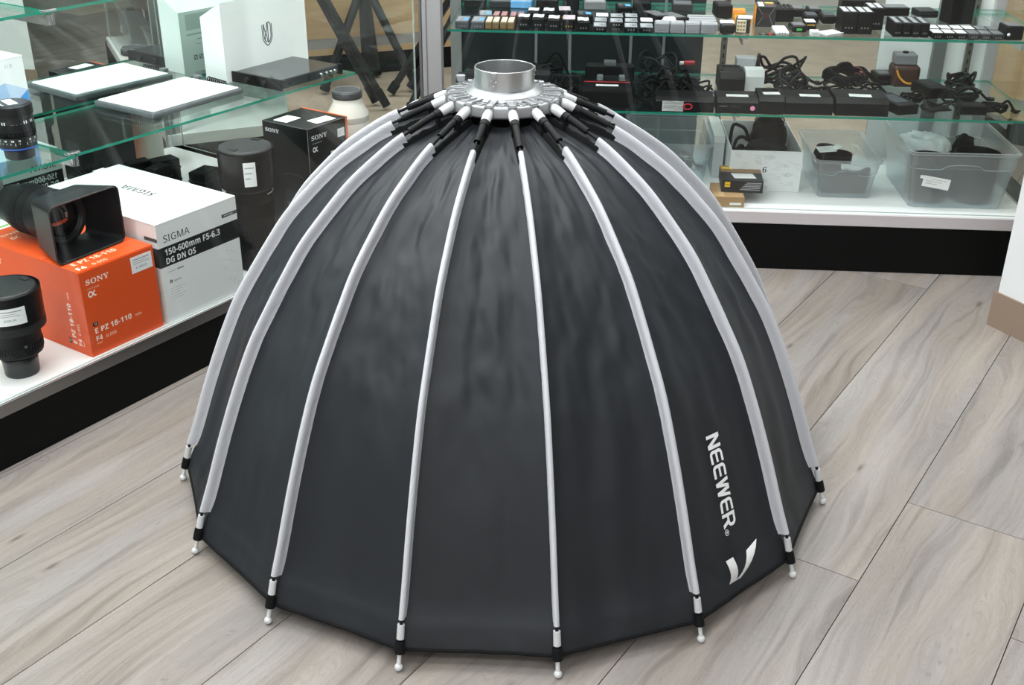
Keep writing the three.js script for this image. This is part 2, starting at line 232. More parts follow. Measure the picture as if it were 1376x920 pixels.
// ---------------------------------------------------------------- parabolic softbox standing on its rim
{
  const S = thing('softbox', 'black parabolic softbox with grey rib sleeves standing on the plank floor', 'softbox');
  S.position.set(-0.01603, 0, -1.85252);
  const PH = 2.9957986, STEP = Math.PI / 8;
  const prof = [[0.6, 0.006], [0.592, 0.034], [0.581, 0.0745], [0.5633, 0.122], [0.534, 0.205], [0.503, 0.2845], [0.4665, 0.365], [0.4346, 0.418], [0.403, 0.467], [0.37, 0.514], [0.3285, 0.5585], [0.286, 0.599], [0.2466, 0.628], [0.204, 0.655], [0.181, 0.6665], [0.133, 0.688], [0.106, 0.698], [0.088, 0.7035]];
  const curve = new THREE.CatmullRomCurve3(prof.map(([r, y]) => V(r, y, 0)));
  const N = 240, P = curve.getSpacedPoints(N), LEN = curve.getLength();
  // at s (0 foot .. 1 hub): rod point and inward normal in the rib plane
  function rod(s) { const x = clamp(s, 0, 1) * N, i = Math.min(N - 1, Math.floor(x)), f = x - i, p = P[i].clone().lerp(P[i + 1], f), t = P[Math.min(N, i + 2)].clone().sub(P[Math.max(0, i - 1)]).normalize(); return { p, t, n: V(-t.y, t.x, 0) }; }
  const sOf = (y) => { for (let i = 0; i <= N; i++) if (P[i].y >= y) return i / N; return 1; };
  const sOfR = (r) => { for (let i = 0; i <= N; i++) if (P[i].x <= r) return i / N; return 1; };
  const S0 = sOf(0.031), S1 = sOf(0.0765), S2 = sOfR(0.186), S3 = sOfR(0.098);
  const inward = (() => { const q = rod(0.5); return q.n.x < 0 ? 1 : -1; })();
  const depth = (s) => lerp(0.006, 0.0145, sstep(s, S0, S1 + 0.03)) + 0.009 * sstep(s, S2 - 0.05, S3);
  const fab = (s) => { const q = rod(s); return q.p.addScaledVector(q.n, inward * depth(s)); };
  const dir = (k) => { const a = PH - k * STEP; return [Math.cos(a), Math.sin(a)]; };
  // --- fabric panels
  const fm = fabricMat({});
  const NU = 30, NV = 110, HEMV = 0.05;
  function panelPoint(k, u, v) {
    const s = lerp(S0, S3, v), q = fab(s), [ax, az] = dir(k), [bx_, bz] = dir(k + 1);
    const A = V(ax * q.x, q.y, az * q.x), B = V(bx_ * q.x, q.y, bz * q.x), p = A.clone().lerp(B, u);
    const mx = (ax + bx_) / 2, mz = (az + bz) / 2, ml = Math.hypot(mx, mz), r = rod(s), out = V(mx / ml * -r.n.x * inward, -r.n.y * inward, mz / ml * -r.n.x * inward).normalize();
    const win = Math.pow(Math.sin(Math.PI * u), 0.7), top = 1 - sstep(v, 0.82, 1), low = sstep(v, 0, 0.03);
    const wk = k * 17.3, y = v * LEN;
    let w = -0.004 * Math.sin(Math.PI * u) * (0.5 + 0.5 * low);
    w += win * low * (0.3 + 0.7 * top) * (0.003 * noise(u * 2.4 + wk, y * 2.6) + 0.0019 * noise(u * 4.2 + wk, y * 11 + 7) * (0.35 + 0.65 * sstep(v, 0.25, 0.5)) + 0.0008 * noise(u * 7 + wk, y * 24 + 3) * sstep(v, 0.3, 0.55) + 0.0004 * top * noise(u * 9 + wk, y * 3.0));
    // folds left from packing: a length-wise crease and a cross crease about half way up
    const cu = 0.3 + 0.35 * (Math.sin(k * 2.3) * 0.5 + 0.5) + 0.03 * noise(wk, y * 2), du = (u - cu) / 0.1; w += 0.0022 * Math.exp(-du * du) * low * top * (0.5 + 0.5 * noise(wk + 3, y * 1.6));
    const cy = 0.5 + 0.05 * Math.sin(k * 1.7) + 0.035 * noise(u * 3 + wk, 2), dv = (v - cy) / 0.022; w += 0.0026 * Math.exp(-dv * dv) * win * (0.5 + 0.6 * noise(u * 4 + wk, 9));
    // pucker along the sleeve seams
    const e = Math.exp(-u / 0.09) + Math.exp(-(1 - u) / 0.09); w += 0.0016 * e * Math.sin(Math.PI * u) * 3 * noise(wk + (u > 0.5 ? 5 : 0) + u * 3, y * 13) * top * sstep(v, 0.15, 0.4);
    if (v < HEMV) w += 0.0012 * (1 - sstep(v, HEMV - 0.004, HEMV)); // turned hem
    p.addScaledVector(out, w); if (v < 0.02) p.y += 0.0015 * noise(u * 5 + wk, 1);
    return p;
  }
  for (let k = 0; k < 16; k++) {
    const pos = [], uv = [], idx = [];
    for (let j = 0; j <= NV; j++) for (let i = 0; i <= NU; i++) { const p = panelPoint(k, i / NU, j / NV); pos.push(p.x, p.y, p.z); uv.push(i / NU, j / NV); }
    for (let j = 0; j < NV; j++) for (let i = 0; i < NU; i++) { const a = j * (NU + 1) + i, b = a + 1, c = a + NU + 1, d = c + 1; idx.push(a, c, b, b, c, d); }
    const g = new THREE.BufferGeometry(); g.setAttribute('position', new THREE.Float32BufferAttribute(pos, 3)); g.setAttribute('uv', new THREE.Float32BufferAttribute(uv, 2)); g.setIndex(idx); g.computeVertexNormals();
    const pm = part('fabric_panel', g, fm, S);
    const hem = []; for (let i = 0; i <= 12; i++) hem.push(panelPoint(k, i / 12, 0)); part('hem_binding', tube(hem, 0.0028, 24, 6), M.blackSoft, pm);
    if (k === 5) { // white lettering printed down this panel
      const T = print(170, 40, 6, '#000000', (x) => { x.fillStyle = '#ffffff'; x.strokeStyle = '#ffffff'; x.lineJoin = 'miter'; const Wd = 5.2; x.lineWidth = Wd;
        const H0 = 4, H1 = 36, h = H1 - H0; let px = 2;
        const poly = (a) => { x.beginPath(); a.forEach(([p, q], i) => (i ? x.lineTo(px + p, H0 + q * h) : x.moveTo(px + p, H0 + q * h))); x.closePath(); x.fill(); };
        const Nn = () => { poly([[0, 0], [5.5, 0], [5.5, 1], [0, 1]]); poly([[17, 0], [22.5, 0], [22.5, 1], [17, 1]]); poly([[0, 0], [6.5, 0], [22.5, 1], [16, 1]]); px += 25; };
        const Ee = () => { x.beginPath(); x.moveTo(px + 21, H0 + 2.8); x.lineTo(px + 9, H0 + 2.8); x.quadraticCurveTo(px + 2.8, H0 + 2.8, px + 2.8, H0 + 9); x.lineTo(px + 2.8, H1 - 9); x.quadraticCurveTo(px + 2.8, H1 - 2.8, px + 9, H1 - 2.8); x.lineTo(px + 21, H1 - 2.8); x.moveTo(px + 3, (H0 + H1) / 2); x.lineTo(px + 20, (H0 + H1) / 2); x.stroke(); px += 23.5; };
        const Ww = () => { for (const o of [0, 14.5]) { poly([[o, 0], [o + 5.8, 0], [o + 11, 1], [o + 5.2, 1]]); poly([[o + 5.2, 1], [o + 11, 1], [o + 17, 0], [o + 12, 0]]); } px += 33; };
        const Rr = () => { poly([[0, 0], [5.5, 0], [5.5, 1], [0, 1]]); x.beginPath(); x.moveTo(px + 3, H0 + 2.8); x.lineTo(px + 13, H0 + 2.8); x.quadraticCurveTo(px + 20, H0 + 2.8, px + 20, H0 + 10.5); x.quadraticCurveTo(px + 20, H0 + 18, px + 13, H0 + 18); x.lineTo(px + 4, H0 + 18); x.stroke(); poly([[9, 0.55], [15.5, 0.55], [23, 1], [16.5, 1]]); px += 24.5; };
        Nn(); Ee(); Ee(); Ww(); Ee(); Rr();
        x.lineWidth = 1; x.beginPath(); x.arc(px + 4.6, H1 - 4.4, 4.2, 0, 7); x.stroke(); text(x, 'R', px + 2.4, H1 - 2, 6.6, '#ffffff'); });
      T.colorSpace = THREE.NoColorSpace;
      const lp = [], lu = [], li = [], vAt = (y) => { for (let v = 0; v < 1; v += 0.001) if (panelPoint(k, 0.5, v).y >= y) return v; return 1; };
      const v0 = vAt(0.2725), v1 = vAt(0.109), nx = 60, ny = 14;
      for (let j = 0; j <= ny; j++) for (let i = 0; i <= nx; i++) { const v = lerp(v0, v1, i / nx), wide = 1 / (1 + 0), u = 0.44 + 0.165 * wide * (1 - j / ny) + 0.006 * (i / nx), p = panelPoint(k, u, v), q = panelPoint(k, u, v + 0.004).sub(p), q2 = panelPoint(k, Math.min(1, u + 0.01), v).sub(p), n = q.cross(q2).normalize(); const [cx, cz] = dir(k + 0.5); if (n.x * cx + n.z * cz < 0) n.negate(); p.addScaledVector(n, 0.0009); lp.push(p.x, p.y, p.z); lu.push(i / nx, 1 - j / ny); }
      for (let j = 0; j < ny; j++) for (let i = 0; i < nx; i++) { const a = j * (nx + 1) + i, b = a + 1, c = a + nx + 1, d = c + 1; li.push(a, c, b, b, c, d); }
      const lg = new THREE.BufferGeometry(); lg.setAttribute('position', new THREE.Float32BufferAttribute(lp, 3)); lg.setAttribute('uv', new THREE.Float32BufferAttribute(lu, 2)); lg.setIndex(li); lg.computeVertexNormals();
      tag(part('lettering', lg, std(0xf0f0f1, 0.6, 0, { alphaMap: T, transparent: true, side: THREE.DoubleSide }), pm), 'white lettering running down the panel');
      // two sewn-in care tags by the hem
      for (const [u0, u1, du, dw, h] of [[0.37, 0.445, -0.055, 0, 0.05], [0.44, 0.49, 0.1, 0.05, 0.058]]) {
        const A = panelPoint(k, u0, 0.03), B = panelPoint(k, u1, 0.03), AB = panelPoint(k, 1, 0.03).sub(panelPoint(k, 0, 0.03)), [cx, cz] = dir(k + 0.5), tp = [], ti = [];
        for (let j = 0; j <= 6; j++) for (let i = 0; i <= 3; i++) { const f = j / 6, p = A.clone().lerp(B, i / 3).addScaledVector(AB, du * f + dw * f * (i / 3)); p.y += f * (h - (dw ? 0.012 * (1 - i / 3) : 0)) - 0.004; const o = 0.004 + 0.014 * Math.sin(f * 2.2) - f * 0.014; p.x += cx * o; p.z += cz * o; tp.push(p.x, p.y, p.z); }
        for (let j = 0; j < 6; j++) for (let i = 0; i < 3; i++) { const a = j * 4 + i; ti.push(a, a + 4, a + 1, a + 1, a + 4, a + 5); }
        const tg = new THREE.BufferGeometry(); tg.setAttribute('position', new THREE.Float32BufferAttribute(tp, 3)); tg.setIndex(ti); tg.computeVertexNormals();
        tag(part('care_tag', tg, std(0xeeeeee, 0.7, 0, { side: THREE.DoubleSide }), pm), 'white sewn-in care tag');
      }
    }
  }
  // --- ribs
  const sleeveTex = dataTex(128, 512, (x, y) => { const n = noise(x / 20 + y / 34, y / 60) * 22 + noise(x / 9, y / 17 + 3) * 8; const v = clamp(128 + n); return [v, v, v]; });
  const sleeveMat = std(0xc8c9cf, 0.6, 0, { bumpMap: sleeveTex, bumpScale: 0.0016, side: THREE.DoubleSide });
  const sweep = (k, sa, sb, n, section) => {
    const [cx, cz] = dir(k), sx = -cz, sz = cx, pos = [], uv = [], idx = []; let m = 0;
    for (let j = 0; j <= n; j++) { const s = lerp(sa, sb, j / n), q = rod(s), sec = section(s, j / n); m = sec.length; sec.forEach(([w, d], i) => { const r = q.p.x + q.n.x * inward * d, y = q.p.y + q.n.y * inward * d; pos.push(cx * r + sx * w, y, cz * r + sz * w); uv.push(i / (m - 1), (s * LEN) / 0.25); }); }
    for (let j = 0; j < n; j++) for (let i = 0; i < m - 1; i++) { const a = j * m + i, b = a + 1, c = a + m, d = c + 1; idx.push(a, c, b, b, c, d); }
    const g = new THREE.BufferGeometry(); g.setAttribute('position', new THREE.Float32BufferAttribute(pos, 3)); g.setAttribute('uv', new THREE.Float32BufferAttribute(uv, 2)); g.setIndex(idx); g.computeVertexNormals(); return g;
  };
  const run = (k, sa, sb, n, off = 0) => { const [cx, cz] = dir(k), a = []; for (let i = 0; i <= n; i++) { const q = rod(lerp(sa, sb, i / n)); const r = q.p.x + q.n.x * inward * off, y = q.p.y + q.n.y * inward * off; a.push(V(cx * r, y, cz * r)); } return a; };
  const whitePlastic = std(0xcbccce, 0.45), beadMat = std(0xd6d8d8, 0.35);
  for (let k = 0; k < 16; k++) {
    const [cx, cz] = dir(k), at = (r, y, o = 0) => [cx * (r + o), y, cz * (r + o)];
    const rodPart = part('rib_rod', tube(run(k, 0, S3, 40), 0.0026, 90, 8), M.black, S);
    const bob = k * 3.1;
    part('rib_sleeve', sweep(k, S1, S2, 100, (s, f) => { const D = depth(s) + 0.002, wv = 0.0007 * noise(s * 30 + bob, 1); const cut = f > 0.985 ? 0 : 0; return [[-0.0034 , D], [-0.0026 + wv, D * 0.75], [-0.003 + wv, D * 0.45], [-0.0044, 0.0015], [-0.0034, -0.0036], [0, -0.0052 - cut], [0.0034, -0.0036], [0.0044, 0.0015], [0.003 + wv, D * 0.45], [0.0026 + wv, D * 0.75], [0.0034, D]]; }), sleeveMat, rodPart);
    part('rubber_hose', tube(run(k, sOfR(0.172 + 0.006 * Math.sin(k * 1.9)), sOfR(0.112), 12), 0.0056, 24, 12), M.rubber, rodPart);
    part('edge_ribbon', sweep(k, S2 - 0.01, S3, 20, (s, f) => { const D = depth(s); return [[-0.004, D + 0.002], [-0.0026, D - 0.007 + 0.002 * noise(s * 40 + bob, 3)], [0.0026, D - 0.007 + 0.002 * noise(s * 40 + bob, 3)], [0.004, D + 0.002]]; }), M.blackSoft, rodPart);
    // foot: white plastic ferrule, black retaining loop, bead on the floor
    const q1 = rod(sOf(0.047)).p, q2 = rod(sOf(0.0715)).p, q3 = rod(sOf(0.026)).p, q4 = rod(sOf(0.0455)).p;
    part('ferrule', [bar(at(q1.x, q1.y), at(q2.x, q2.y), 0.0058, 0.0055)], whitePlastic, rodPart);
    part('elastic_loop', [bar(at(q3.x, q3.y), at(q4.x, q4.y), 0.0078, 0.0074)], M.blackSoft, rodPart);
    const pt = rod(0).p; const foot = part('tip_rod', bar(at(pt.x, 0.008), at(q3.x, q3.y), 0.0032), beadMat, rodPart); part('tip_bead', new THREE.SphereGeometry(0.0062, 16, 12).translate(...at(pt.x, 0.0062)), beadMat, foot);
    // socket at the hub
    const a = at(0.088, 0.7045), b = at(0.105, 0.698), c = at(0.119, 0.6925), sock = part('rod_socket', [bar(a, b, 0.0062, 0.0082), bar(b, c, 0.0082, 0.0072)], whitePlastic, S);
    part('socket_sleeve', bar(at(0.1175, 0.693), at(0.1285, 0.6885), 0.0072, 0.0076), M.rubber, sock);
    part('strap', new THREE.BoxGeometry(0.004, 0.02, 0.011).rotateY(Math.PI / 2 - (PH - k * STEP) + Math.PI / 2).translate(...at(0.1235, 0.681)), M.blackSoft, sock);
  }
  // --- hub
  const hubMat = std(0xaeb0b2, 0.42, 0.6), ringMat = std(0xa4a6a8, 0.42, 1);
  const ring = part('hub_plate', lathe([[0.056, 0.6905], [0.089, 0.689], [0.0945, 0.6915], [0.0955, 0.694], [0.0955, 0.7065], [0.0935, 0.7095], [0.0895, 0.7105], [0.088, 0.709], [0.069, 0.709], [0.068, 0.7125], [0.0655, 0.7135], [0.0655, 0.7115], [0.056, 0.7115], [0.056, 0.6905]], 96), hubMat, S);
  const ribs = [], levers = [], clips = [];
  for (let k = 0; k < 16; k++) {
    const a = PH - k * STEP, c = Math.cos(a), s = Math.sin(a), rot = (g, an = a) => g.rotateY(-an);
    part('hub_lever', [rot(rb(0.03, 0.0035, 0.0115, 0.0012, 0.079, 0.709, 0)), rot(rb(0.006, 0.0045, 0.0115, 0.0012, 0.091, 0.7085, 0)), rot(bx(0.028, 0.0055, 0.0014, 0.079, 0.709, 0.0064)), rot(bx(0.028, 0.0055, 0.0014, 0.079, 0.709, -0.0064))], hubMat, ring);
    part('rim_clip', [rot(bx(0.004, 0.019, 0.002, 0.0965, 0.691, 0.0062)), rot(bx(0.004, 0.019, 0.002, 0.0965, 0.691, -0.0062)), rot(bx(0.004, 0.002, 0.0144, 0.0965, 0.709, 0))], M.brushed, ring);
    const am = a - STEP / 2; for (const o of [-0.012, 0.012]) ribs.push(new THREE.BoxGeometry(0.024, 0.004, 0.0016).rotateY(o * 60).translate(0.078, 0.7105, 0).rotateY(-am)); ribs.push(new THREE.TorusGeometry(0.0045, 0.001, 6, 14).rotateX(Math.PI / 2).translate(0.086, 0.711, 0).rotateY(-am)); void c; void s; void levers; void clips;
  }
  part('cast_ribs', ribs, hubMat, ring);
  part('hub_cone', lathe([[0.0655, 0.7125], [0.0645, 0.7155], [0.0535, 0.7215], [0.0505, 0.7225], [0.0468, 0.7225], [0.0468, 0.7115]], 96), ringMat, S);
  const brushedTex = dataTex(512, 8, (x) => { const v = clamp(150 + noise(x / 2, 1) * 14 + noise(x / 9, 4) * 16); return [v, v, v]; });
  const col = part('mount_collar', lathe([[0.0472, 0.718], [0.0493, 0.7215], [0.0493, 0.7528], [0.0488, 0.7536], [0.0474, 0.7536], [0.0469, 0.7528], [0.0469, 0.718]], 128), std(0xcfd0d1, 0.55, 1, { roughnessMap: brushedTex, bumpMap: brushedTex, bumpScale: 0.00006 }), S);
  for (const d of [110, 230, 350]) { const a = THREE.MathUtils.degToRad(d); const lug = part('collar_lug', rb(0.0035, 0.0085, 0.0095, 0.0012, 0.0495, 0.7445, 0).rotateY(-a), hubMat, col); part('rivet', [-0.0042, 0.0042].map((z) => new THREE.SphereGeometry(0.0014, 10, 8).translate(0.0493, 0.7385, z).rotateY(-a)).concat([new THREE.SphereGeometry(0.0014, 10, 8).translate(0.0493, 0.731, 0).rotateY(-a)]), M.chrome, lug); }
  const kn = part('locking_knob', [cyl(0.003, 0.003, 0.008, -0.074, 0.7105, -0.051), cyl(0.0062, 0.0078, 0.009, -0.074, 0.717, -0.051)], hubMat, S); void kn;
  for (const [x, z] of [[-0.058, -0.051], [0.062, -0.045]]) part('spring_catch', [rb(0.009, 0.007, 0.006, 0.0015, x, 0.712, z), bar([x, 0.714, z], [x + 0.012 * Math.sign(x), 0.709, z + 0.006], 0.0018)], M.brushed, S);
}
// ---------------------------------------------------------------- prints used on boxes and stickers
const price = (lines, seed = 1) => print(46, 30, 8, '#eceef0', (x) => { x.fillStyle = '#8b8e92'; x.fillRect(5, 5, 35, 1.6); for (let i = 0; i < 2; i++) { x.fillStyle = '#a2a5a9'; x.fillRect(5, 9.5 + i * 3.6, 36 - ((i * 7 + seed * 5) % 12), 1.1); } text(x, lines, 9, 23.5, 5.6, '#55585c', 'normal'); });
const stickerTex = print(40, 20, 6, '#eef0f1', (x) => { x.fillStyle = '#a9acb0'; for (let i = 0; i < 3; i++) x.fillRect(4, 4 + i * 4.4, 30 - i * 6, 1); });
const sticker = printed(stickerTex, 0.7);
const faces = (o) => ['px', 'nx', 'py', 'ny', 'pz', 'nz'].map((k) => o[k] ?? o.all);
const alpha = (x, px, py, s, c) => { x.save(); x.translate(px, py); x.scale(s, s); x.strokeStyle = c; x.lineWidth = 0.2; x.lineCap = 'round'; x.beginPath(); x.moveTo(1.12, -0.02); x.bezierCurveTo(0.72, -0.12, 0.66, -0.72, 0.36, -0.72); x.bezierCurveTo(-0.02, -0.72, -0.02, -0.02, 0.34, -0.02); x.bezierCurveTo(0.68, -0.02, 0.72, -0.5, 1.05, -0.72); x.stroke(); x.restore(); };
const serif = (x, s, px, py, size, c, st = 1.25) => text(x, s, px, py, size, c, 'bold', st, 'serif');
{ // white telephoto lens box
  const W = 0.222, H = 0.223, D = 0.385;
  const front = print(222, 223, 4, '#e7e9ea', (x) => { x.fillStyle = '#15171a'; x.fillRect(0, 52, 222, 44); text(x, 'SIGMA', 15, 42, 21, '#1b1d20', 'normal', 1.12); text(x, '150-600mm F5-6.3', 15, 72, 19.5, '#f2f3f4', 'bold', 0.92); text(x, 'DG DN OS', 15, 91, 19, '#f2f3f4', 'bold', 0.92); x.fillStyle = '#44474a'; x.fillRect(178, 30, 44, 8); x.fillStyle = '#c9cbcd'; x.fillRect(184, 33, 26, 2); x.fillStyle = '#a6acb0'; x.fillRect(17, 109, 22, 1.4); x.fillStyle = '#63676b'; x.fillRect(42, 108.4, 18, 2.4); x.fillStyle = '#3a3d40'; x.beginPath(); x.arc(22, 132, 4, 0, 7); x.fill(); text(x, 'S', 20.3, 134.3, 6, '#ffffff'); text(x, 'Sports', 29, 134.5, 7, '#5d6165', 'normal'); x.fillStyle = '#b7bdc0'; for (let i = 0; i < 5; i++) x.fillRect(17, 148 + i * 6, 40 - (i % 3) * 7, 1); x.fillStyle = '#d4d9db'; for (let i = 0; i < 16; i++) { x.save(); x.translate(168 + (i % 4) * 12, 105 + i * 6.2); x.rotate(0.7 - i * 0.1); x.fillRect(0, 0, 5 + (i % 3) * 3, 2); x.restore(); } });
  const side = print(385, 223, 2.4, '#e7e9ea', (x) => { x.fillStyle = '#15171a'; x.fillRect(0, 52, 385, 44); x.fillStyle = '#44474a'; x.fillRect(345, 30, 40, 8); text(x, 'SIGMA', 15, 42, 21, '#1b1d20', 'normal', 1.12); text(x, '150-600mm F5-6.3', 15, 72, 19.5, '#f2f3f4', 'bold', 0.92); });
  const top = print(222, 385, 3, '#e7e9ea', (x) => { x.save(); x.translate(134, 239); x.rotate(-Math.PI / 2); text(x, 'SIGMA', 0, 0, 30, '#34383c', 'bold', 1.1); x.restore(); });
  const g = thing('lens_box', 'white telephoto lens box with a black band reading 150-600mm', 'box'); put(g, 'L', 0.022, 0.1305, -0.2075);
  const pf = printed(front), ps = printed(side), card = std(0xe7e9ea, 0.5);
  part('carton', new THREE.BoxGeometry(W - 0.001, H - 0.003, D - 0.001).translate(0, (H - 0.003) / 2, 0), faces({ px: ps, nx: ps, py: card, ny: card, pz: pf, nz: pf }), g);
  part('lid', rb(W, 0.002, D, 0.0008, 0, H - 0.003, 0), card, g);
  part('lid_print', new THREE.BoxGeometry(W - 0.002, 0.0006, D - 0.002).translate(0, H - 0.0007, 0), faces({ all: card, py: printed(top) }), g);
  part('tuck_flap', bx(0.03, 0.0006, 0.016, 0.06, H - 0.0028, -D / 2 - 0.004), card, g);
}
{ // orange cinema zoom box
  const W = 0.18, H = 0.183, D = 0.33, OR = '#e0531d';
  const g = thing('lens_box', 'orange cardboard lens box printed E PZ 18-110mm F4', 'box'); put(g, 'L', -0.19, 0.1305, -0.183);
  const code = (x, X, Y) => { x.fillStyle = '#17110f'; x.beginPath(); x.roundRect(X, Y - 33, 12, 9, 1.5); x.fill(); text(x, 'G', X + 3.2, Y - 25.8, 8, '#f5e6da', 'bold', 1.1, 'serif'); text(x, 'E PZ 18-110', X + 1, Y - 8, 16, '#fbeee6', 'bold', 1.08); text(x, 'mm', X + 101, Y - 8, 9, '#fbeee6', 'normal'); text(x, 'F4', X + 1, Y + 9, 15, '#fbeee6', 'bold'); text(x, 'G OSS', X + 25, Y + 9, 9.5, '#fbeee6', 'normal'); x.fillStyle = '#f0a37c'; x.fillRect(X + 2, Y + 13, 13, 3); };
  const front = print(180, 183, 4.5, OR, (x) => { serif(x, 'SONY', 12, 30, 15.5, '#fbf0ea'); text(x, 'SUPER35MM', 13, 40, 5, '#f6cdb8', 'normal'); alpha(x, 14, 56, 15, '#fbf0ea'); code(x, 13, 144); });
  const left = print(330, 183, 2.6, OR, (x) => { x.save(); x.translate(268, 176); x.rotate(-Math.PI / 2); code(x, 8, 26); x.restore(); serif(x, 'SONY', 20, 40, 16, '#f4cdb8'); });
  const top = print(180, 330, 3, OR, (x) => { serif(x, 'SONY', 30, 44, 16, '#f3c9b2'); text(x, 'SUPER35MM', 34, 54, 5, '#f3b798', 'normal'); alpha(x, 36, 72, 16, '#f3c9b2'); text(x, 'E PZ 18-110', 16, 296, 20, '#f6d3c0'); text(x, 'F4', 8, 323, 20, '#fbe7dc'); text(x, 'G OSS', 44, 321, 13, '#fbe7dc', 'normal'); });
  part('carton', new THREE.BoxGeometry(W, H - 0.002, D).translate(0, (H - 0.002) / 2, 0), faces({ all: std(0xe0531d, 0.5), nx: printed(left), pz: printed(front), px: std(0xe0531d, 0.5) }), g);
  part('top_flap', new THREE.BoxGeometry(W + 0.0006, 0.002, D - 0.004).translate(0, H - 0.001, 0.0004), faces({ all: std(0xe0531d, 0.5), py: printed(top) }), g);
  part('torn_corner', [bx(0.014, 0.0012, 0.022, -W / 2 + 0.006, H - 0.0006, 0.045).rotateZ(0.0)], std(0xe0531d, 0.7), g);
  part('price_sticker', new THREE.BoxGeometry(0.052, 0.034, 0.0008).translate(0.058, H - 0.028, D / 2 + 0.0005), faces({ all: M.paper, pz: printed(price('$1,999.99')) }), g);
  part('side_sticker', new THREE.BoxGeometry(0.0008, 0.05, 0.03).translate(-W / 2 - 0.0005, H - 0.05, -0.125), faces({ all: M.paper, nx: sticker }), g);
}
{ // white box behind with green-outlined stripes
  const top = print(240, 150, 3, '#e9ebed', (x) => { for (const [a, b] of [[20, 40], [120, 40], [30, 95], [140, 95]]) { x.fillStyle = '#22302a'; x.fillRect(a, b, 78, 11); x.fillStyle = '#9bd36a'; x.fillRect(a + 3, b + 2.5, 72, 6); } x.fillStyle = '#c6cacd'; x.fillRect(10, 20, 210, 1.5); });
  const g = thing('cardboard_box', 'white flat box with green stripes behind the orange lens box', 'box'); put(g, 'L', -0.235, 0.1305, -0.425, 0.0);
  part('carton', new THREE.BoxGeometry(0.24, 0.165, 0.13).translate(0, 0.0825, 0), faces({ all: M.paper, py: printed(top) }), g); part('lid', rb(0.2405, 0.03, 0.1305, 0.001, 0, 0.134, 0), M.paper, g);
}
{ // black carton with an orange side
  const W = 0.138, H = 0.31, D = 0.144;
  const front = print(138, 310, 3.2, '#151718', (x) => { x.fillStyle = '#3a3d40'; x.fillRect(0, 0, 2, 310); serif(x, 'SONY', 12, 30, 15, '#eceef0'); x.fillStyle = '#8b8f92'; x.fillRect(14, 37, 34, 2); alpha(x, 15, 58, 14, '#eceef0'); x.fillStyle = '#e07a45'; x.fillRect(132, 0, 6, 310); });
  const left = print(144, 310, 3, '#151718', (x) => { serif(x, 'SONY', 8, 24, 12.5, '#e6e8ea'); x.fillStyle = '#2c3033'; x.beginPath(); x.ellipse(90, 210, 38, 70, 0, 0, 7); x.fill(); x.fillStyle = '#565b60'; x.fillRect(62, 190, 60, 34); x.fillStyle = '#1b1d1f'; x.beginPath(); x.ellipse(92, 150, 30, 10, 0, 0, 7); x.fill(); x.strokeStyle = '#45494c'; x.lineWidth = 2; x.beginPath(); x.ellipse(90, 128, 36, 11, 0, 3.4, 6); x.stroke(); });
  const g = thing('lens_box', 'black lens carton with an orange edge and price slips on top', 'box'); put(g, 'L', 0.446, 0.1305, -0.0945);
  part('carton', new THREE.BoxGeometry(W, H, D).translate(0, H / 2, 0), faces({ all: std(0x151718, 0.3), px: M.orange, pz: printed(front, 0.3), nx: printed(left, 0.3) }), g);
  part('orange_edge', [bx(0.003, 0.0012, D, W / 2 - 0.0015, H, 0), bx(0.0012, H, 0.003, W / 2, 0, D / 2 - 0.0013)], M.orange, g);
  part('worn_edge', [bx(0.0012, H - 0.002, 0.0012, -W / 2, 0, D / 2), bx(W, 0.001, 0.001, 0, H - 0.0006, D / 2), bx(0.001, 0.001, D, -W / 2, H - 0.0006, 0)], M.midGrey, g);
  part('paper_slip', bx(0.05, 0.0008, 0.042, -0.028, H + 0.0001, -0.03).rotateY(0.04), sticker, g); part('paper_slip', bx(0.06, 0.0008, 0.036, 0.018, H + 0.0001, 0.04).rotateY(-0.1), sticker, g);
  part('barcode_sticker', new THREE.BoxGeometry(0.024, 0.02, 0.0008).translate(0.045, H - 0.032, D / 2 + 0.0004), sticker, g); part('spec_sticker', new THREE.BoxGeometry(0.055, 0.07, 0.0008).translate(0.034, H - 0.105, D / 2 + 0.0004), faces({ all: M.paper, pz: sticker }), g);
}
// ---------------------------------------------------------------- lenses
function band(r, y, h, n, rows = 1) { const l = []; for (let k = 0; k < rows; k++) for (let i = 0; i < n; i++) l.push(new THREE.BoxGeometry(0.002, (h / rows) * 0.82, 2 * Math.PI * r / n * 0.55).translate(r, y + (k + 0.5) * h / rows, 0).rotateY(i / n * 2 * Math.PI)); return l; }
function patch(r, y, h, a0, a1) { return new THREE.CylinderGeometry(r, r, h, 18, 1, true, a0, a1 - a0).translate(0, y + h / 2, 0); }
function capTop(g, r, y, mat = M.black) { const c = part('lens_cap', lathe([[0, y + 0.008], [r * 0.86, y + 0.008], [r * 0.93, y + 0.005], [r * 0.96, y], [r * 0.96, y - 0.004]], 64), mat, g); part('cap_pinch', [[1], [-1]].map(([s]) => rb(r * 0.22, 0.003, r * 0.34, 0.001, s * r * 0.72, y + 0.007, 0)), M.darkGrey, c); return c; }
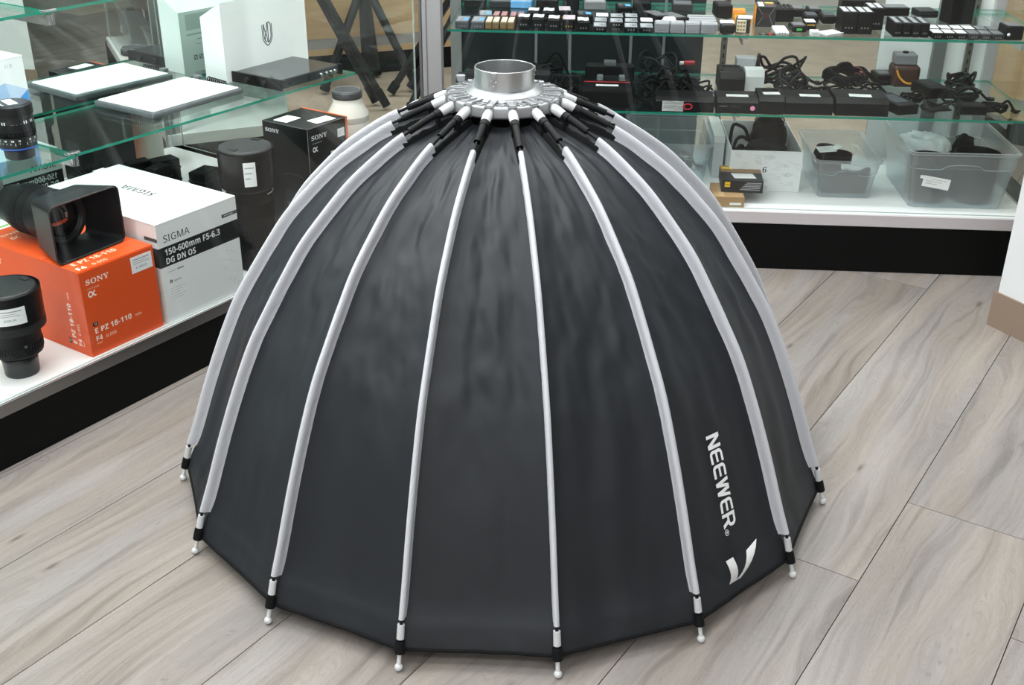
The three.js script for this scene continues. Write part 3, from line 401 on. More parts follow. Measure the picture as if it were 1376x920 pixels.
{ // long black zoom standing in its hood
  const g = thing('camera_lens', 'tall black zoom lens with reversed hood beside the white lens box', 'lens'); put(g, 'L', 0.249, 0.1305, -0.095, 0.2);
  part('barrel', lathe([[0.0001, 0], [0.04, 0], [0.042, 0.004], [0.043, 0.05], [0.049, 0.06], [0.049, 0.1], [0.052, 0.106], [0.053, 0.2], [0.056, 0.205]], 64), M.black, g);
  part('zoom_ring', band(0.053, 0.12, 0.05, 60), M.rubber, g); part('focus_ring', band(0.0492, 0.068, 0.028, 54), M.rubber, g);
  part('distance_scale', [0, 1, 2, 3, 4].map((i) => new THREE.BoxGeometry(0.001, 0.002, 0.007).translate(0.0538, 0.186, 0).rotateY(-0.9 - i * 0.18)), M.paper, g);
  part('hood', lathe([[0.0565, 0.196], [0.0615, 0.199], [0.0625, 0.205], [0.0645, 0.284], [0.0645, 0.289], [0.0625, 0.289], [0.0605, 0.284]], 72), M.blackGloss, g);
  capTop(g, 0.0635, 0.286, std(0x2b2d2f, 0.55)); part('hood_knob', cyl(0.005, 0.006, 0.012).rotateZ(Math.PI / 2).rotateY(-2.1).translate(-0.036, 0.262, 0.056), M.black, g);
  part('price_sticker', patch(0.0655, 0.215, 0.056, -1.08, -0.66), sticker, g);
}
{ // short-mount black zoom at the front of the deck
  const g = thing('camera_lens', 'black lens standing on its mount end with a price sticker, beside the orange box', 'lens'); put(g, 'L', -0.395, 0.1305, -0.082, 0);
  part('rear_cap', lathe([[0.0001, 0], [0.0315, 0], [0.0325, 0.003], [0.0335, 0.03], [0.036, 0.045], [0.0001, 0.046]], 56), std(0x25282a, 0.3), g);
  part('barrel', lathe([[0.036, 0.044], [0.0465, 0.047], [0.0475, 0.05], [0.0475, 0.08], [0.048, 0.094], [0.052, 0.1]], 64), M.black, g);
  part('focus_ring', band(0.0478, 0.054, 0.018, 50), M.rubber, g); part('lock_button', cyl(0.0035, 0.0035, 0.003).rotateX(Math.PI / 2).translate(-0.012, 0.072, 0.046), M.chrome, g);
  part('hood', lathe([[0.0515, 0.097], [0.058, 0.1], [0.0595, 0.108], [0.0605, 0.112], [0.0618, 0.176], [0.0618, 0.179], [0.0595, 0.179], [0.059, 0.17]], 72), M.blackGloss, g);
  part('grip_band', lathe([[0.059, 0.1], [0.0608, 0.101], [0.0612, 0.116], [0.06, 0.117]], 72), M.darkGrey, g);
  capTop(g, 0.059, 0.174, std(0x17191a, 0.5)); part('price_sticker', patch(0.0622, 0.126, 0.034, -0.92, -0.1), printed(price('$999.99', 2), 0.6), g);
}
{ // white super telephoto
  const g = thing('camera_lens', 'white telephoto lens with dark front cap behind the black carton', 'lens'); put(g, 'L', 0.607, 0.1305, -0.1, 0);
  part('barrel', lathe([[0.0001, 0], [0.04, 0], [0.044, 0.004], [0.045, 0.08], [0.05, 0.09], [0.052, 0.2], [0.0535, 0.205], [0.0535, 0.262], [0.0515, 0.268], [0.0515, 0.288], [0.0365, 0.314], [0.0365, 0.326]], 72), M.lensWhite, g);
  part('grey_band', lathe([[0.0518, 0.27], [0.0522, 0.272], [0.0522, 0.28], [0.0516, 0.284]], 64), std(0xb8b6b0, 0.5), g);
  part('zoom_ring', band(0.0525, 0.13, 0.05, 60), std(0x8d8b86, 0.6), g); part('switch_plate', patch(0.0542, 0.21, 0.05, 0.2, 0.75), std(0xc9c7c1, 0.5), g);
  const c = part('lens_cap', lathe([[0, 0.345], [0.031, 0.345], [0.0345, 0.344], [0.0375, 0.34], [0.0375, 0.328], [0.036, 0.326]], 64), std(0x3a3d40, 0.45), g); part('cap_ring', new THREE.TorusGeometry(0.0325, 0.0012, 8, 56).rotateX(Math.PI / 2).translate(0, 0.3452, 0), M.midGrey, c);
}
{ // cine lens on the shelf
  const ringTex = (draw) => { const t = print(240, 40, 6, '#131415', draw); return t; };
  const g = thing('camera_lens', 'black cine lens with a blue ring and white distance marks on glass shelf', 'lens'); put(g, 'L', -0.187, 0.4745, -0.28, -0.25);
  part('mount', lathe([[0.0001, 0], [0.026, 0], [0.029, 0.002], [0.03, 0.018], [0.0335, 0.022], [0.0001, 0.022]], 64), std(0x1e2022, 0.4), g);
  part('blue_ring', lathe([[0.0335, 0.0215], [0.0362, 0.0225], [0.0365, 0.025], [0.035, 0.0262]], 64), std(0x2452a8, 0.3), g);
  const r1 = printed(ringTex((x) => { for (let i = 0; i < 26; i++) { x.fillStyle = '#e8eaec'; x.fillRect(6 + i * 9, 18, 1.1, i % 4 ? 6 : 11); } for (let i = 0; i < 16; i++) { x.fillStyle = '#f1f1f1'; x.fillRect(12 + i * 14.5, 7, 4 + (i % 3), 6); x.fillStyle = '#131415'; x.fillRect(13.2 + i * 14.5, 8.6, 1.6, 3); } }), 0.45);
  const r2 = printed(ringTex((x) => { for (const c of [40, 100, 160, 220]) { x.fillStyle = '#eceeef'; for (const o of [0, 5, 16, 21]) x.fillRect(c - 34 + o, 12, 2.4, 18); x.save(); x.translate(c + 12, 24); text(x, 'T1.5', -12, 0, 7, '#f1f1f1'); text(x, '30', 6, 6, 16, '#f1f1f1'); x.restore(); } }), 0.45);
  part('iris_ring', [new THREE.CylinderGeometry(0.038, 0.036, 0.022, 72, 1, true).translate(0, 0.037, 0)], r1, g); part('focus_ring', [new THREE.CylinderGeometry(0.0375, 0.0385, 0.03, 72, 1, true).translate(0, 0.075, 0)], r2, g);
  part('gear_ring', band(0.037, 0.05, 0.01, 90), M.black, g); part('front_barrel', lathe([[0.0385, 0.059], [0.0385, 0.0602]].concat([[0.0375, 0.0898], [0.0395, 0.091], [0.0395, 0.107], [0.038, 0.109], [0.036, 0.1095]]), 72), M.black, g);
  const cap = part('lens_cap', lathe([[0.0001, 0.1115], [0.035, 0.1115], [0.0385, 0.1095]], 64), std(0x23252c, 0.4), g); const cp = print(60, 60, 5, '#282b36', (x) => { x.fillStyle = '#f0f2f4'; x.fillRect(6, 22, 40, 17); for (let i = 0; i < 6; i++) { x.fillStyle = '#dfe2e6'; x.fillRect(12 + i * 6, 48 - (i % 2), 4, 3); } });
  part('cap_print', new THREE.CylinderGeometry(0.034, 0.034, 0.0006, 48).translate(0, 0.112, 0), [M.darkGrey, printed(cp), M.darkGrey], cap);
}
{ // blue and white box behind the cine lens
  const f = print(110, 190, 4, '#f1f4f7', (x) => { const tri = (a, c) => { x.fillStyle = c; x.beginPath(); a.forEach(([p, q], i) => (i ? x.lineTo(p, q) : x.moveTo(p, q))); x.fill(); }; tri([[0, 70], [60, 55], [110, 80], [110, 190], [0, 190]], '#a9c9ee'); tri([[60, 55], [110, 80], [70, 110]], '#c4d8f2'); tri([[110, 80], [110, 150], [70, 110]], '#4f97e0'); tri([[0, 105], [70, 110], [40, 190], [0, 190]], '#6faae6'); tri([[70, 110], [110, 150], [110, 190], [40, 190]], '#3f8adb'); x.fillStyle = '#d5dae1'; for (const [a, b] of [[66, 3], [72, 2], [77, 6]]) x.fillRect(a, 14, b, 9); });
  const g = thing('cardboard_box', 'white box with blue faceted print standing behind the cine lens', 'box'); put(g, 'L', -0.125, 0.4745, -0.43, 0);
  part('carton', new THREE.BoxGeometry(0.11, 0.17, 0.075).translate(0, 0.085, 0), faces({ all: M.paper, pz: printed(f, 0.4), nz: printed(f, 0.4), px: printed(f, 0.4) }), g); part('lid_seam', bx(0.1106, 0.0012, 0.0756, 0, 0.1685, 0), M.paper, g);
}
{ // cinema zoom with a square hood, lying on the orange box
  const g = thing('camera_lens', 'black cinema zoom lens with wide rectangular hood lying on the orange box', 'lens'); put(g, 'L', -0.2, 0.3135, -0.075, 0.04);
  const ax = 0.062, frame = (w0, h0, z0, w1, h1, z1, th) => { // four walls of a tapering hood
    const rr2 = (w, h, z, r) => { const a = []; const n = 5; for (const [sx, sy, b] of [[1, 1, 0], [-1, 1, 1], [-1, -1, 2], [1, -1, 3]]) for (let i = 0; i <= n; i++) { const q = (b + i / n) * Math.PI / 2; a.push([sx * (w / 2 - r) + r * Math.cos(q), sy * (h / 2 - r) + r * Math.sin(q), z]); } return a; };
    const L = [rr2(w0, h0, z0, 0.012), rr2(w1, h1, z1, 0.014), rr2(w1 - 0.003, h1 - 0.003, z1 + 0.0015, 0.013), rr2(w1 - th * 2, h1 - th * 2, z1, 0.011), rr2(w0 - th * 2, h0 - th * 2, z0 + 0.002, 0.01)], pos = [], idx = [], m = L[0].length;
    for (const l of L) for (const p of l) pos.push(p[0], p[1] + ax, p[2]);
    for (let j = 0; j < L.length - 1; j++) for (let i = 0; i < m; i++) { const a = j * m + i, b = j * m + (i + 1) % m; idx.push(a, b, a + m, b, b + m, a + m); }
    const ge = new THREE.BufferGeometry(); ge.setAttribute('position', new THREE.Float32BufferAttribute(pos, 3)); ge.setIndex(idx); const h = ge.toNonIndexed(); h.computeVertexNormals(); return h; };
  part('hood', frame(0.118, 0.108, -0.085, 0.17, 0.121, 0, 0.004), std(0x17181a, 0.42, 0, { side: THREE.DoubleSide }), g);
  const z = (pts) => lathe(pts.map(([r, d]) => [r, -d]), 64).rotateX(Math.PI / 2).translate(0, ax, 0);
  part('barrel', z([[0.0001, 0.235], [0.036, 0.235], [0.04, 0.232], [0.046, 0.2], [0.05, 0.19], [0.052, 0.12], [0.0535, 0.095], [0.0535, 0.083], [0.0001, 0.08]]), M.black, g);
  part('zoom_ring', band(0.0515, 0.13, 0.05, 70, 2).map((q) => q.rotateX(-Math.PI / 2).translate(0, ax, 0)), M.rubber, g);
  part('front_ring', z([[0.053, 0.08], [0.053, 0.07], [0.046, 0.069], [0.043, 0.075], [0.04, 0.078]]), std(0x1a1b1d, 0.3), g);
  part('front_element', new THREE.SphereGeometry(0.1, 40, 12, 0, Math.PI * 2, 0, 0.43).rotateX(Math.PI / 2).translate(0, ax, -0.171), M.lensGlass, g);
  part('inner_ring', [new THREE.TorusGeometry(0.045, 0.0016, 8, 56).translate(0, ax, -0.069), new THREE.TorusGeometry(0.05, 0.001, 8, 56).translate(0, ax, -0.07)], M.darkGrey, g);
  part('hood_sticker', bx(0.062, 0.0008, 0.024, 0.002, 0.1185, -0.03).rotateX(0.0), sticker, g); part('barrel_mark', patch(0.0502, 0.2, 0.006, 2.2, 2.35).rotateX(-Math.PI / 2).translate(0, ax, 0), M.paper, g);
}
{ // flat light pad on the shelf
  const g = thing('light_pad', 'flat white light pad in a dark grey tray on the glass shelf', 'light pad'); put(g, 'L', 0.293, 0.4745, -0.382, 0.02);
  part('tray', rb(0.285, 0.014, 0.205, 0.006, 0, 0, 0), std(0x55585c, 0.4), g); part('white_panel', rb(0.268, 0.004, 0.188, 0.002, 0, 0.0125, 0), std(0xf7f8fa, 0.4), g); part('tray_foot', [[-0.11, 0.07], [0.11, 0.07], [-0.11, -0.07], [0.11, -0.07]].map(([x, z]) => cyl(0.006, 0.006, 0.002, x, -0.0004, z)), M.rubber, g);
  part('coiled_lead', tube(Array.from({ length: 60 }, (_, i) => [0.15 + 0.006 * Math.sin(i * 0.9) + i * 0.0002, 0.012 + 0.006 * Math.cos(i * 0.9), 0.03 - i * 0.0012]), 0.0016, 240, 6), M.black, g); part('lead_clip', rb(0.016, 0.01, 0.02, 0.002, 0.146, 0.012, -0.06), M.midGrey, g);
}
{ // recorder-like metal unit with sockets
  const g = thing('video_recorder', 'black slim video unit with a row of round sockets on glass shelf', 'video unit'); put(g, 'L', 0.612, 0.4745, -0.303, 0.0);
  part('case', rb(0.215, 0.022, 0.165, 0.003, 0, 0.004, 0), std(0x1f2224, 0.35), g); part('glass_top', rb(0.209, 0.002, 0.159, 0.001, 0, 0.0252, 0), std(0x303437, 0.08), g);
  part('side_rail', [bx(0.006, 0.026, 0.17, -0.11, 0.002, 0), bx(0.008, 0.026, 0.02, 0.107, 0.002, 0.078)], M.black, g); part('front_plate', bx(0.2, 0.015, 0.002, 0, 0.007, 0.0825), std(0x33383b, 0.35), g);
  for (const x of [0.03, 0.05, 0.066, 0.082]) part('socket', [cyl(0.0052, 0.0052, 0.009).rotateX(Math.PI / 2).translate(x, 0.0145, 0.0835), cyl(0.0022, 0.0022, 0.01).rotateX(Math.PI / 2).translate(x, 0.0145, 0.084)], M.chrome, g);
  part('port', [bx(0.012, 0.005, 0.001, -0.08, 0.012, 0.0836), bx(0.003, 0.012, 0.001, -0.012, 0.009, 0.0836)], M.black, g); part('foot', [[-0.09, 0.06], [0.09, 0.06], [-0.09, -0.06], [0.09, -0.06]].map(([x, z]) => cyl(0.008, 0.008, 0.004, x, 0, z)), M.rubber, g);
  part('side_knob', [-0.03, 0.03].map((z) => cyl(0.007, 0.007, 0.008).rotateZ(Math.PI / 2).translate(-0.113, 0.014, z)), M.darkGrey, g);
}
{ // white box with a shield emblem; its top slopes down to the back
  const W = 0.297, H0 = 0.196, H1 = 0.155, D = 0.075;
  const front = print(297, 196, 4, '#f3f4f5', (x) => { x.save(); x.translate(153, 100); x.strokeStyle = '#2c3440'; x.lineWidth = 2.6; x.lineJoin = 'round'; x.beginPath(); x.moveTo(-17, -26); x.lineTo(-17, 4); x.quadraticCurveTo(-15, 20, 0, 28); x.quadraticCurveTo(15, 20, 17, 4); x.lineTo(17, -26); x.stroke(); x.beginPath(); x.moveTo(-12, -27); x.lineTo(-12, 3); x.quadraticCurveTo(-11, 14, -4, 19); x.moveTo(-11, -27); x.quadraticCurveTo(-9, -10, -5, -5); x.quadraticCurveTo(-1, 4, 0, 20); x.moveTo(1, -30); x.quadraticCurveTo(0, -12, -5, -4); x.quadraticCurveTo(-9, 4, -9, 15); x.moveTo(3, -30); x.lineTo(3, 21); x.moveTo(3, -30); x.lineTo(8, -30); x.quadraticCurveTo(13, -28, 13, -18); x.lineTo(13, 2); x.quadraticCurveTo(12, 14, 4, 20); x.stroke(); x.restore(); });
  const back = print(297, 170, 3, '#eef0f1', (x) => { x.fillStyle = '#c6cccb'; x.fillRect(20, 8, 257, 44); x.fillStyle = '#b9bfbd'; x.fillRect(20, 62, 257, 5); x.fillStyle = '#9aa09e'; x.fillRect(200, 78, 46, 2.4); x.fillStyle = '#a5aaa9'; x.fillRect(190, 92, 60, 1.5); x.strokeStyle = '#555c5b'; x.lineWidth = 2; for (let i = 0; i < 4; i++) { x.strokeRect(200 + i * 17, 124, 9, 11); x.beginPath(); x.moveTo(200 + i * 17, 124); x.lineTo(209 + i * 17, 135); x.stroke(); } });
  const g = thing('product_box', 'tall white box with a dark shield emblem on the glass shelf', 'box'); put(g, 'L', 0.634, 0.4745, -0.4295, 0.0);
  const geo = new THREE.BoxGeometry(W, H0, D).translate(0, H0 / 2, 0), p = geo.attributes.position; for (let i = 0; i < p.count; i++) if (p.getY(i) > H0 / 2 && p.getZ(i) < 0) p.setY(i, H1); geo.computeVertexNormals();
  part('carton', geo, faces({ all: std(0xf0f2f3, 0.5), pz: printed(front), nz: printed(back) }), g); part('edge_fold', [bx(0.0012, H0, 0.0012, -W / 2, 0, D / 2), bx(0.0012, H0, 0.0012, W / 2, 0, D / 2)], M.paper, g);
}
// furry windscreen and tangled leads behind the white box
{
  const g = thing('fur_windscreen', 'black furry microphone windscreen behind the white lens box', 'windscreen'); put(g, 'L', 0.25, 0.1305, -0.355, 0.2);
  const core = new THREE.SphereGeometry(1, 28, 18); core.scale(0.08, 0.06, 0.05).translate(0, 0.06, 0); part('core', core, M.blackSoft, g);
  const hairs = []; for (let i = 0; i < 900; i++) { const a = rnd() * 6.283, c = rr(-0.5, 1), s = Math.sqrt(1 - c * c), d = V(Math.cos(a) * s, c, Math.sin(a) * s), p = V(d.x * 0.078, d.y * 0.058 + 0.06, d.z * 0.048), e = p.clone().add(d.clone().multiplyScalar(rr(0.012, 0.028))).add(V(rr(-0.008, 0.008), rr(-0.01, 0.006), rr(-0.008, 0.008))); hairs.push(bar([p.x, p.y, p.z], [e.x, Math.max(0.002, e.y), e.z], 0.0011, 0.0002, 4)); }
  part('fur', hairs, M.blackSoft, g).userData.kind = 'stuff';
}
function coilGeo(R, turns, r, seed, flat = 0.25, wob = 0.25) { const a = [], n = turns * 12; for (let i = 0; i <= n; i++) { const q = i / 12 * Math.PI * 2, f = 1 + wob * noise(seed + i * 0.07, seed), g2 = 1 + wob * noise(seed + 9, i * 0.06); a.push(V(R * Math.cos(q) * f, Math.max(r, r + R * flat * (0.5 + 0.5 * noise(i * 0.21 + seed, 3)) * (0.4 + i / n)), R * 0.75 * Math.sin(q) * g2)); } const e = a[a.length - 1]; a.push(V(e.x + R * 0.7, r * 1.2, e.z + R * 0.3), V(e.x + R * 1.2, r * 1.2, e.z + R * 0.1)); return tube(a, r, n * 5, 7); }
function cable(fr, t, y, n, R, turns, r, seed, label, group, mat = M.black, turn = 0, flat = 0.25) { const g = thing('coiled_cable', label, 'cable', group); put(g, fr, t, y, n, turn); part('cord', coilGeo(R, turns, r, seed, flat), mat, g); part('plug', rb(0.012, 0.008, 0.022, 0.002, R * 1.9, 0.0005, R * 0.2), M.rubber, g); return g; }
cable('L', 0.41, 0.1305, -0.31, 0.05, 4, 0.004, 3.3, 'thick black lead coiled beside the furry windscreen', undefined, M.black, 0.4, 0.8);
cable('L', 0.38, 0.1305, -0.2, 0.035, 4, 0.003, 8.1, 'grey and black lead coiled behind the tall black zoom lens', undefined, M.midGrey, 1.1, 0.9);
for (const [t, n, w, h, d, lab] of [[0.41, -0.43, 0.07, 0.13, 0.05, 'upright black adapter block behind the furry windscreen'], [0.3, -0.472, 0.06, 0.16, 0.04, 'tall narrow black block against the mirror']]) { const g = thing('adapter_block', lab, 'adapter'); put(g, 'L', t, 0.1305, n, 0.2); part('body', rb(w, h, d, 0.004), M.black, g); part('ridge', [0.3, 0.55, 0.8].map((f) => rb(w + 0.002, 0.004, d + 0.002, 0.001, 0, h * f, 0)), M.darkGrey, g); }
// ---------------------------------------------------------------- batteries on the upper shelf of the rear cabinet
const UP = 0.6025, LOW = 0.4045, DECK = 0.1635;
const wave = (c) => print(34, 60, 5, '#1a1b1d', (x) => { x.fillStyle = c; x.beginPath(); x.moveTo(1, 10); x.quadraticCurveTo(9, 2, 17, 10); x.quadraticCurveTo(25, 18, 33, 8); x.lineTo(33, 44); x.quadraticCurveTo(25, 54, 17, 46); x.quadraticCurveTo(9, 40, 1, 48); x.fill(); x.fillStyle = '#8f9296'; x.fillRect(6, 24, 20, 1.5); x.fillRect(6, 29, 14, 1.5); });
const spec = (bg, fg, acc) => print(34, 66, 5, bg, (x) => { if (acc) { x.fillStyle = acc; x.fillRect(19, 18, 13, 34); } x.fillStyle = fg; x.fillRect(3, 5, 22, 3); for (let i = 0; i < 6; i++) x.fillRect(3, 14 + i * 7, 12 - (i % 3) * 2, 1.6); });
const BT = { // w, h, d, body, label map, label share, contact
  blueSticker: [0.034, 0.019, 0.07, std(0x4c4f54, 0.5), spec('#8d9196', '#d7dade', '#6fb4e4')], tan: [0.0168, 0.019, 0.07, M.tan, spec('#dcd6c4', '#8e7f5c')], pink: [0.0168, 0.019, 0.06, std(0x5c3b3a, 0.55), spec('#b98f8f', '#6b4a4a')],
  wave: [0.032, 0.024, 0.07, M.black, wave('#eceef1')], wavePink: [0.033, 0.026, 0.062, M.black, spec('#c8bcc6', '#8c8089')], blueTop: [0.04, 0.023, 0.064, M.black, spec('#2a2d31', '#9aa0a6', '#63b0e6')],
  striped: [0.034, 0.012, 0.056, M.black, spec('#9ea3a8', '#e3e5e7', '#7d8287')], whiteTop: [0.034, 0.012, 0.056, M.black, spec('#e9ebee', '#a4a8ac')], greyBlock: [0.0355, 0.025, 0.04, std(0x8c8f95, 0.45), spec('#a3a6ab', '#d6d8db')],
  slab: [0.038, 0.055, 0.078, M.black, print(38, 78, 4, '#17181a', (x) => { x.fillStyle = '#c9ccd0'; x.fillRect(2, 4, 14, 70); x.fillRect(22, 4, 13, 70); x.fillStyle = '#6f7276'; for (let i = 0; i < 7; i++) { x.fillRect(4, 10 + i * 9, 10, 1.4); x.fillRect(24, 10 + i * 9, 9, 1.4); } })], lowSlab: [0.0212, 0.035, 0.089, M.black, print(21, 89, 4, '#1a1b1c', (x) => { x.fillStyle = '#8f949a'; x.fillRect(4, 6, 12, 76); })],
  smallWhite: [0.0275, 0.015, 0.05, M.black, spec('#e4e6e9', '#a7abaf')], smallGrey: [0.0275, 0.015, 0.05, std(0x2a2d2f, 0.5), spec('#6b6f72', '#8f9396')], whiteFlat: [0.034, 0.008, 0.08, std(0xdfe1e4, 0.5), spec('#f0f1f4', '#c3c6cb')],
};
const BLABEL = { blueSticker: 'grey camera battery with a pale blue sticker on the upper shelf', tan: 'narrow tan battery with a cream label on the upper shelf', pink: 'narrow dull red battery behind the tan batteries', wave: 'black battery with a wavy white label on the upper shelf', wavePink: 'black battery with pinkish label and gold contacts', blueTop: 'black battery with a bright blue patch on top', striped: 'low black battery with grey striped label on the upper shelf', whiteTop: 'low black battery with plain white label on the upper shelf', greyBlock: 'plain grey block battery standing by the shelf edge', slab: 'thick tall black battery with white striped top', lowSlab: 'black battery slab with grey striped top', smallWhite: 'small black battery with white label in the double row', smallGrey: 'small dark battery with grey label in the double row', whiteFlat: 'flat white battery lying on the upper shelf' };
const proto = {};
function battery(type, t, n, turn = 0, y = UP) {
  let g = proto[type];
  const [w, h, d, body, map] = BT[type];
  if (!g) {
    g = proto[type] = thing('camera_battery', BLABEL[type], 'battery', BLABEL[type].replace(/ (on|behind|by|in|lying|standing) .*/, '') + ' set');
    part('body', rb(w, h - 0.0008, d, 0.0028), body, g); part('label', new THREE.BoxGeometry(w - 0.003, 0.001, d - 0.006).translate(0, h - 0.0006, 0), [body, body, printed(map, 0.5), body, body, body], g);
    part('contacts', [0, 1, 2].map((i) => bx(w * 0.1, 0.004, 0.0006, (i - 1) * w * 0.2, h * 0.25, d / 2 + 0.0001)), type === 'wavePink' || type === 'tan' ? M.gold : M.steel, g);
  } else { g = g.clone(); g.name = numbered('camera_battery'); scene.add(g); }
  return put(g, 'R', t + w / 2, y, n - d / 2, turn);
}
for (const [ty, t, n, turn, y] of [
  ['blueSticker', -0.84, -0.055], ['blueSticker', -0.8, -0.055], ['blueSticker', -0.79, -0.14, 0.1], ['tan', -0.764, -0.055], ['tan', -0.746, -0.055], ['tan', -0.726, -0.055], ['tan', -0.708, -0.055], ['pink', -0.752, -0.14], ['pink', -0.732, -0.14], ['pink', -0.708, -0.14], ['pink', -0.689, -0.14],
  ['wave', -0.685, -0.085], ['wave', -0.648, -0.085], ['wave', -0.608, -0.075], ['wave', -0.665, -0.175], ['wave', -0.625, -0.175], ['wave', -0.534, -0.055, 0.05], ['wavePink', -0.57, -0.07], ['wavePink', -0.585, -0.19, 0.05], ['blueTop', -0.535, -0.145, 0.08], ['striped', -0.492, -0.06], ['striped', -0.49, -0.125], ['whiteTop', -0.486, -0.19], ['striped', -0.45, -0.12], ['striped', -0.448, -0.185, 0.04], ['striped', -0.414, -0.06], ['striped', -0.412, -0.125], ['striped', -0.41, -0.19], ['striped', -0.375, -0.06], ['whiteTop', -0.372, -0.135], ['blueTop', -0.43, -0.27, 0.1],
  ['greyBlock', -0.338, -0.055], ['greyBlock', -0.3, -0.055], ['greyBlock', -0.262, -0.055], ['greyBlock', -0.224, -0.055],
  ['slab', 0.126, -0.09], ['slab', 0.1655, -0.09], ['slab', 0.205, -0.15, 0.0], ['lowSlab', 0.25, -0.067], ['lowSlab', 0.272, -0.067], ['lowSlab', 0.294, -0.067], ['lowSlab', 0.316, -0.067],
  ['smallWhite', 0.342, -0.055], ['smallWhite', 0.371, -0.055], ['smallWhite', 0.4, -0.055], ['smallWhite', 0.348, -0.11], ['smallWhite', 0.377, -0.11], ['smallWhite', 0.406, -0.11], ['smallWhite', 0.435, -0.11], ['smallGrey', 0.43, -0.055], ['smallGrey', 0.459, -0.055], ['smallGrey', 0.488, -0.055], ['smallGrey', 0.465, -0.11], ['smallGrey', 0.494, -0.11], ['whiteFlat', -0.038, -0.065],
]) battery(ty, t, n, turn ?? 0, y);
// ---------------------------------------------------------------- other small goods
function good(name, label, cat, fr, t, y, n, turn = 0, group) { const g = thing(name, label, cat, group); put(g, fr, t, y, n, turn); return g; }
{ let g = good('battery_pack', 'wide pale grey battery pack behind the grey block batteries', 'battery', 'R', -0.212, UP, -0.165); part('body', rb(0.07, 0.016, 0.12, 0.003), M.lightGrey, g); part('ridge', [-0.03, 0, 0.03].map((z) => rb(0.066, 0.002, 0.004, 0.0008, 0, 0.0155, z)), M.grey, g);
  g = good('earbud_case', 'white rounded earbud case among the batteries', 'case', 'R', -0.3, UP, -0.115, 0.1); part('case', rb(0.036, 0.03, 0.022, 0.0105, 0, 0, 0, 4), std(0xf2f4f5, 0.25), g); part('seam', rb(0.0364, 0.0008, 0.0224, 0.0004, 0, 0.02, 0), M.lightGrey, g);
  for (const [t, n, a] of [[-0.285, -0.19, 0.5], [-0.33, -0.21, 0.45]]) { g = good('camcorder_battery', 'long black camcorder battery lying aslant behind the earbud case', 'battery', 'R', t, UP, n, a, 'long slanting camcorder batteries'); part('body', rb(0.042, 0.02, 0.09, 0.003), M.black, g); part('label', bx(0.034, 0.0008, 0.07, 0, 0.0199, 0), M.midGrey, g); }
  g = good('charger_plug', 'black rounded plug charger with a white top by the shelf edge', 'charger', 'R', -0.158, UP, -0.075); part('body', rb(0.038, 0.026, 0.044, 0.008, 0, 0, 0, 3), M.blackGloss, g); part('white_cap', rb(0.036, 0.006, 0.03, 0.003, 0, 0.0225, -0.006), M.white, g);
  g = good('battery_grip', 'black square block battery behind the rounded plug charger', 'battery', 'R', -0.148, UP, -0.3, 0.1); part('body', rb(0.042, 0.034, 0.07, 0.004), M.black, g); part('top_plate', rb(0.034, 0.002, 0.05, 0.001, 0, 0.0335, 0), M.darkGrey, g);
  for (const [t, n, lab] of [[-0.108, -0.3, 'orange battery box at the back of the upper shelf'], [-0.104, -0.2, 'orange battery box in front of another orange box']]) { g = good('battery_box', lab, 'box', 'R', t, UP, n, -0.1); part('carton', rb(0.042, 0.016, 0.06, 0.001), M.amber, g); part('flap', bx(0.04, 0.0008, 0.02, 0, 0.016, 0.018), M.orange, g); }
  g = good('contact_block', 'upright cream block with rows of gold contacts', 'battery', 'R', -0.116, UP, -0.1, -0.15); part('body', rb(0.036, 0.034, 0.05, 0.002), M.darkGrey, g); part('contact_plate', rb(0.024, 0.03, 0.0016, 0.0006, -0.003, 0.002, 0.0255), M.cream, g); part('contact', [0, 1, 2].flatMap((r) => [-1, 0, 1].map((c) => bx(0.0045, 0.005, 0.001, -0.003 + c * 0.007, 0.006 + r * 0.009, 0.0262))), M.gold, g); part('white_top', rb(0.036, 0.002, 0.04, 0.001, 0.004, 0.0335, -0.004), M.white, g);
  g = good('battery_carton', 'black carton with orange side and silver cross lines', 'box', 'R', -0.05, UP, -0.2, -0.05); const xf = print(48, 50, 5, '#121314', (x) => { x.strokeStyle = '#8b9094'; x.lineWidth = 1; x.beginPath(); x.moveTo(4, 2); x.lineTo(18, 22); x.lineTo(6, 46); x.moveTo(44, 2); x.lineTo(32, 22); x.lineTo(43, 46); x.stroke(); x.fillStyle = '#3b1d14'; x.beginPath(); x.arc(24, 22, 8, 0, 7); x.fill(); });
  part('carton', new THREE.BoxGeometry(0.05, 0.05, 0.075).translate(0, 0.025, 0), faces({ all: M.black, nx: M.amber, pz: printed(xf, 0.4), py: printed(print(50, 75, 4, '#2c2d2e', (x) => { x.fillStyle = '#d8c23a'; x.fillRect(24, 8, 22, 16); x.fillStyle = '#cfd2d4'; x.fillRect(6, 6, 14, 60); x.fillStyle = '#b04a44'; x.fillRect(26, 40, 18, 8); })) }), g); part('flap_edge', bx(0.0505, 0.0008, 0.0012, 0, 0.0496, 0.0375), M.midGrey, g);
  g = good('battery_charger', 'black ribbed charger behind the flat white battery', 'charger', 'R', 0.007, UP, -0.262); part('body', rb(0.048, 0.034, 0.07, 0.003), M.black, g); part('fin', [0, 1, 2, 3].map((i) => rb(0.005, 0.004, 0.066, 0.001, -0.016 + i * 0.0105, 0.032, 0)), M.darkGrey, g);
  g = good('door_battery', 'black battery with a green sticker on its front edge', 'battery', 'R', 0.024, UP, -0.12, 0.1); part('body', rb(0.039, 0.018, 0.05, 0.006, 0, 0, 0, 3), M.blackGloss, g); part('green_sticker', rb(0.014, 0.006, 0.001, 0.0004, -0.002, 0.005, 0.0252), M.green, g); part('top_plate', rb(0.028, 0.001, 0.036, 0.0005, 0, 0.0176, 0), M.midGrey, g);
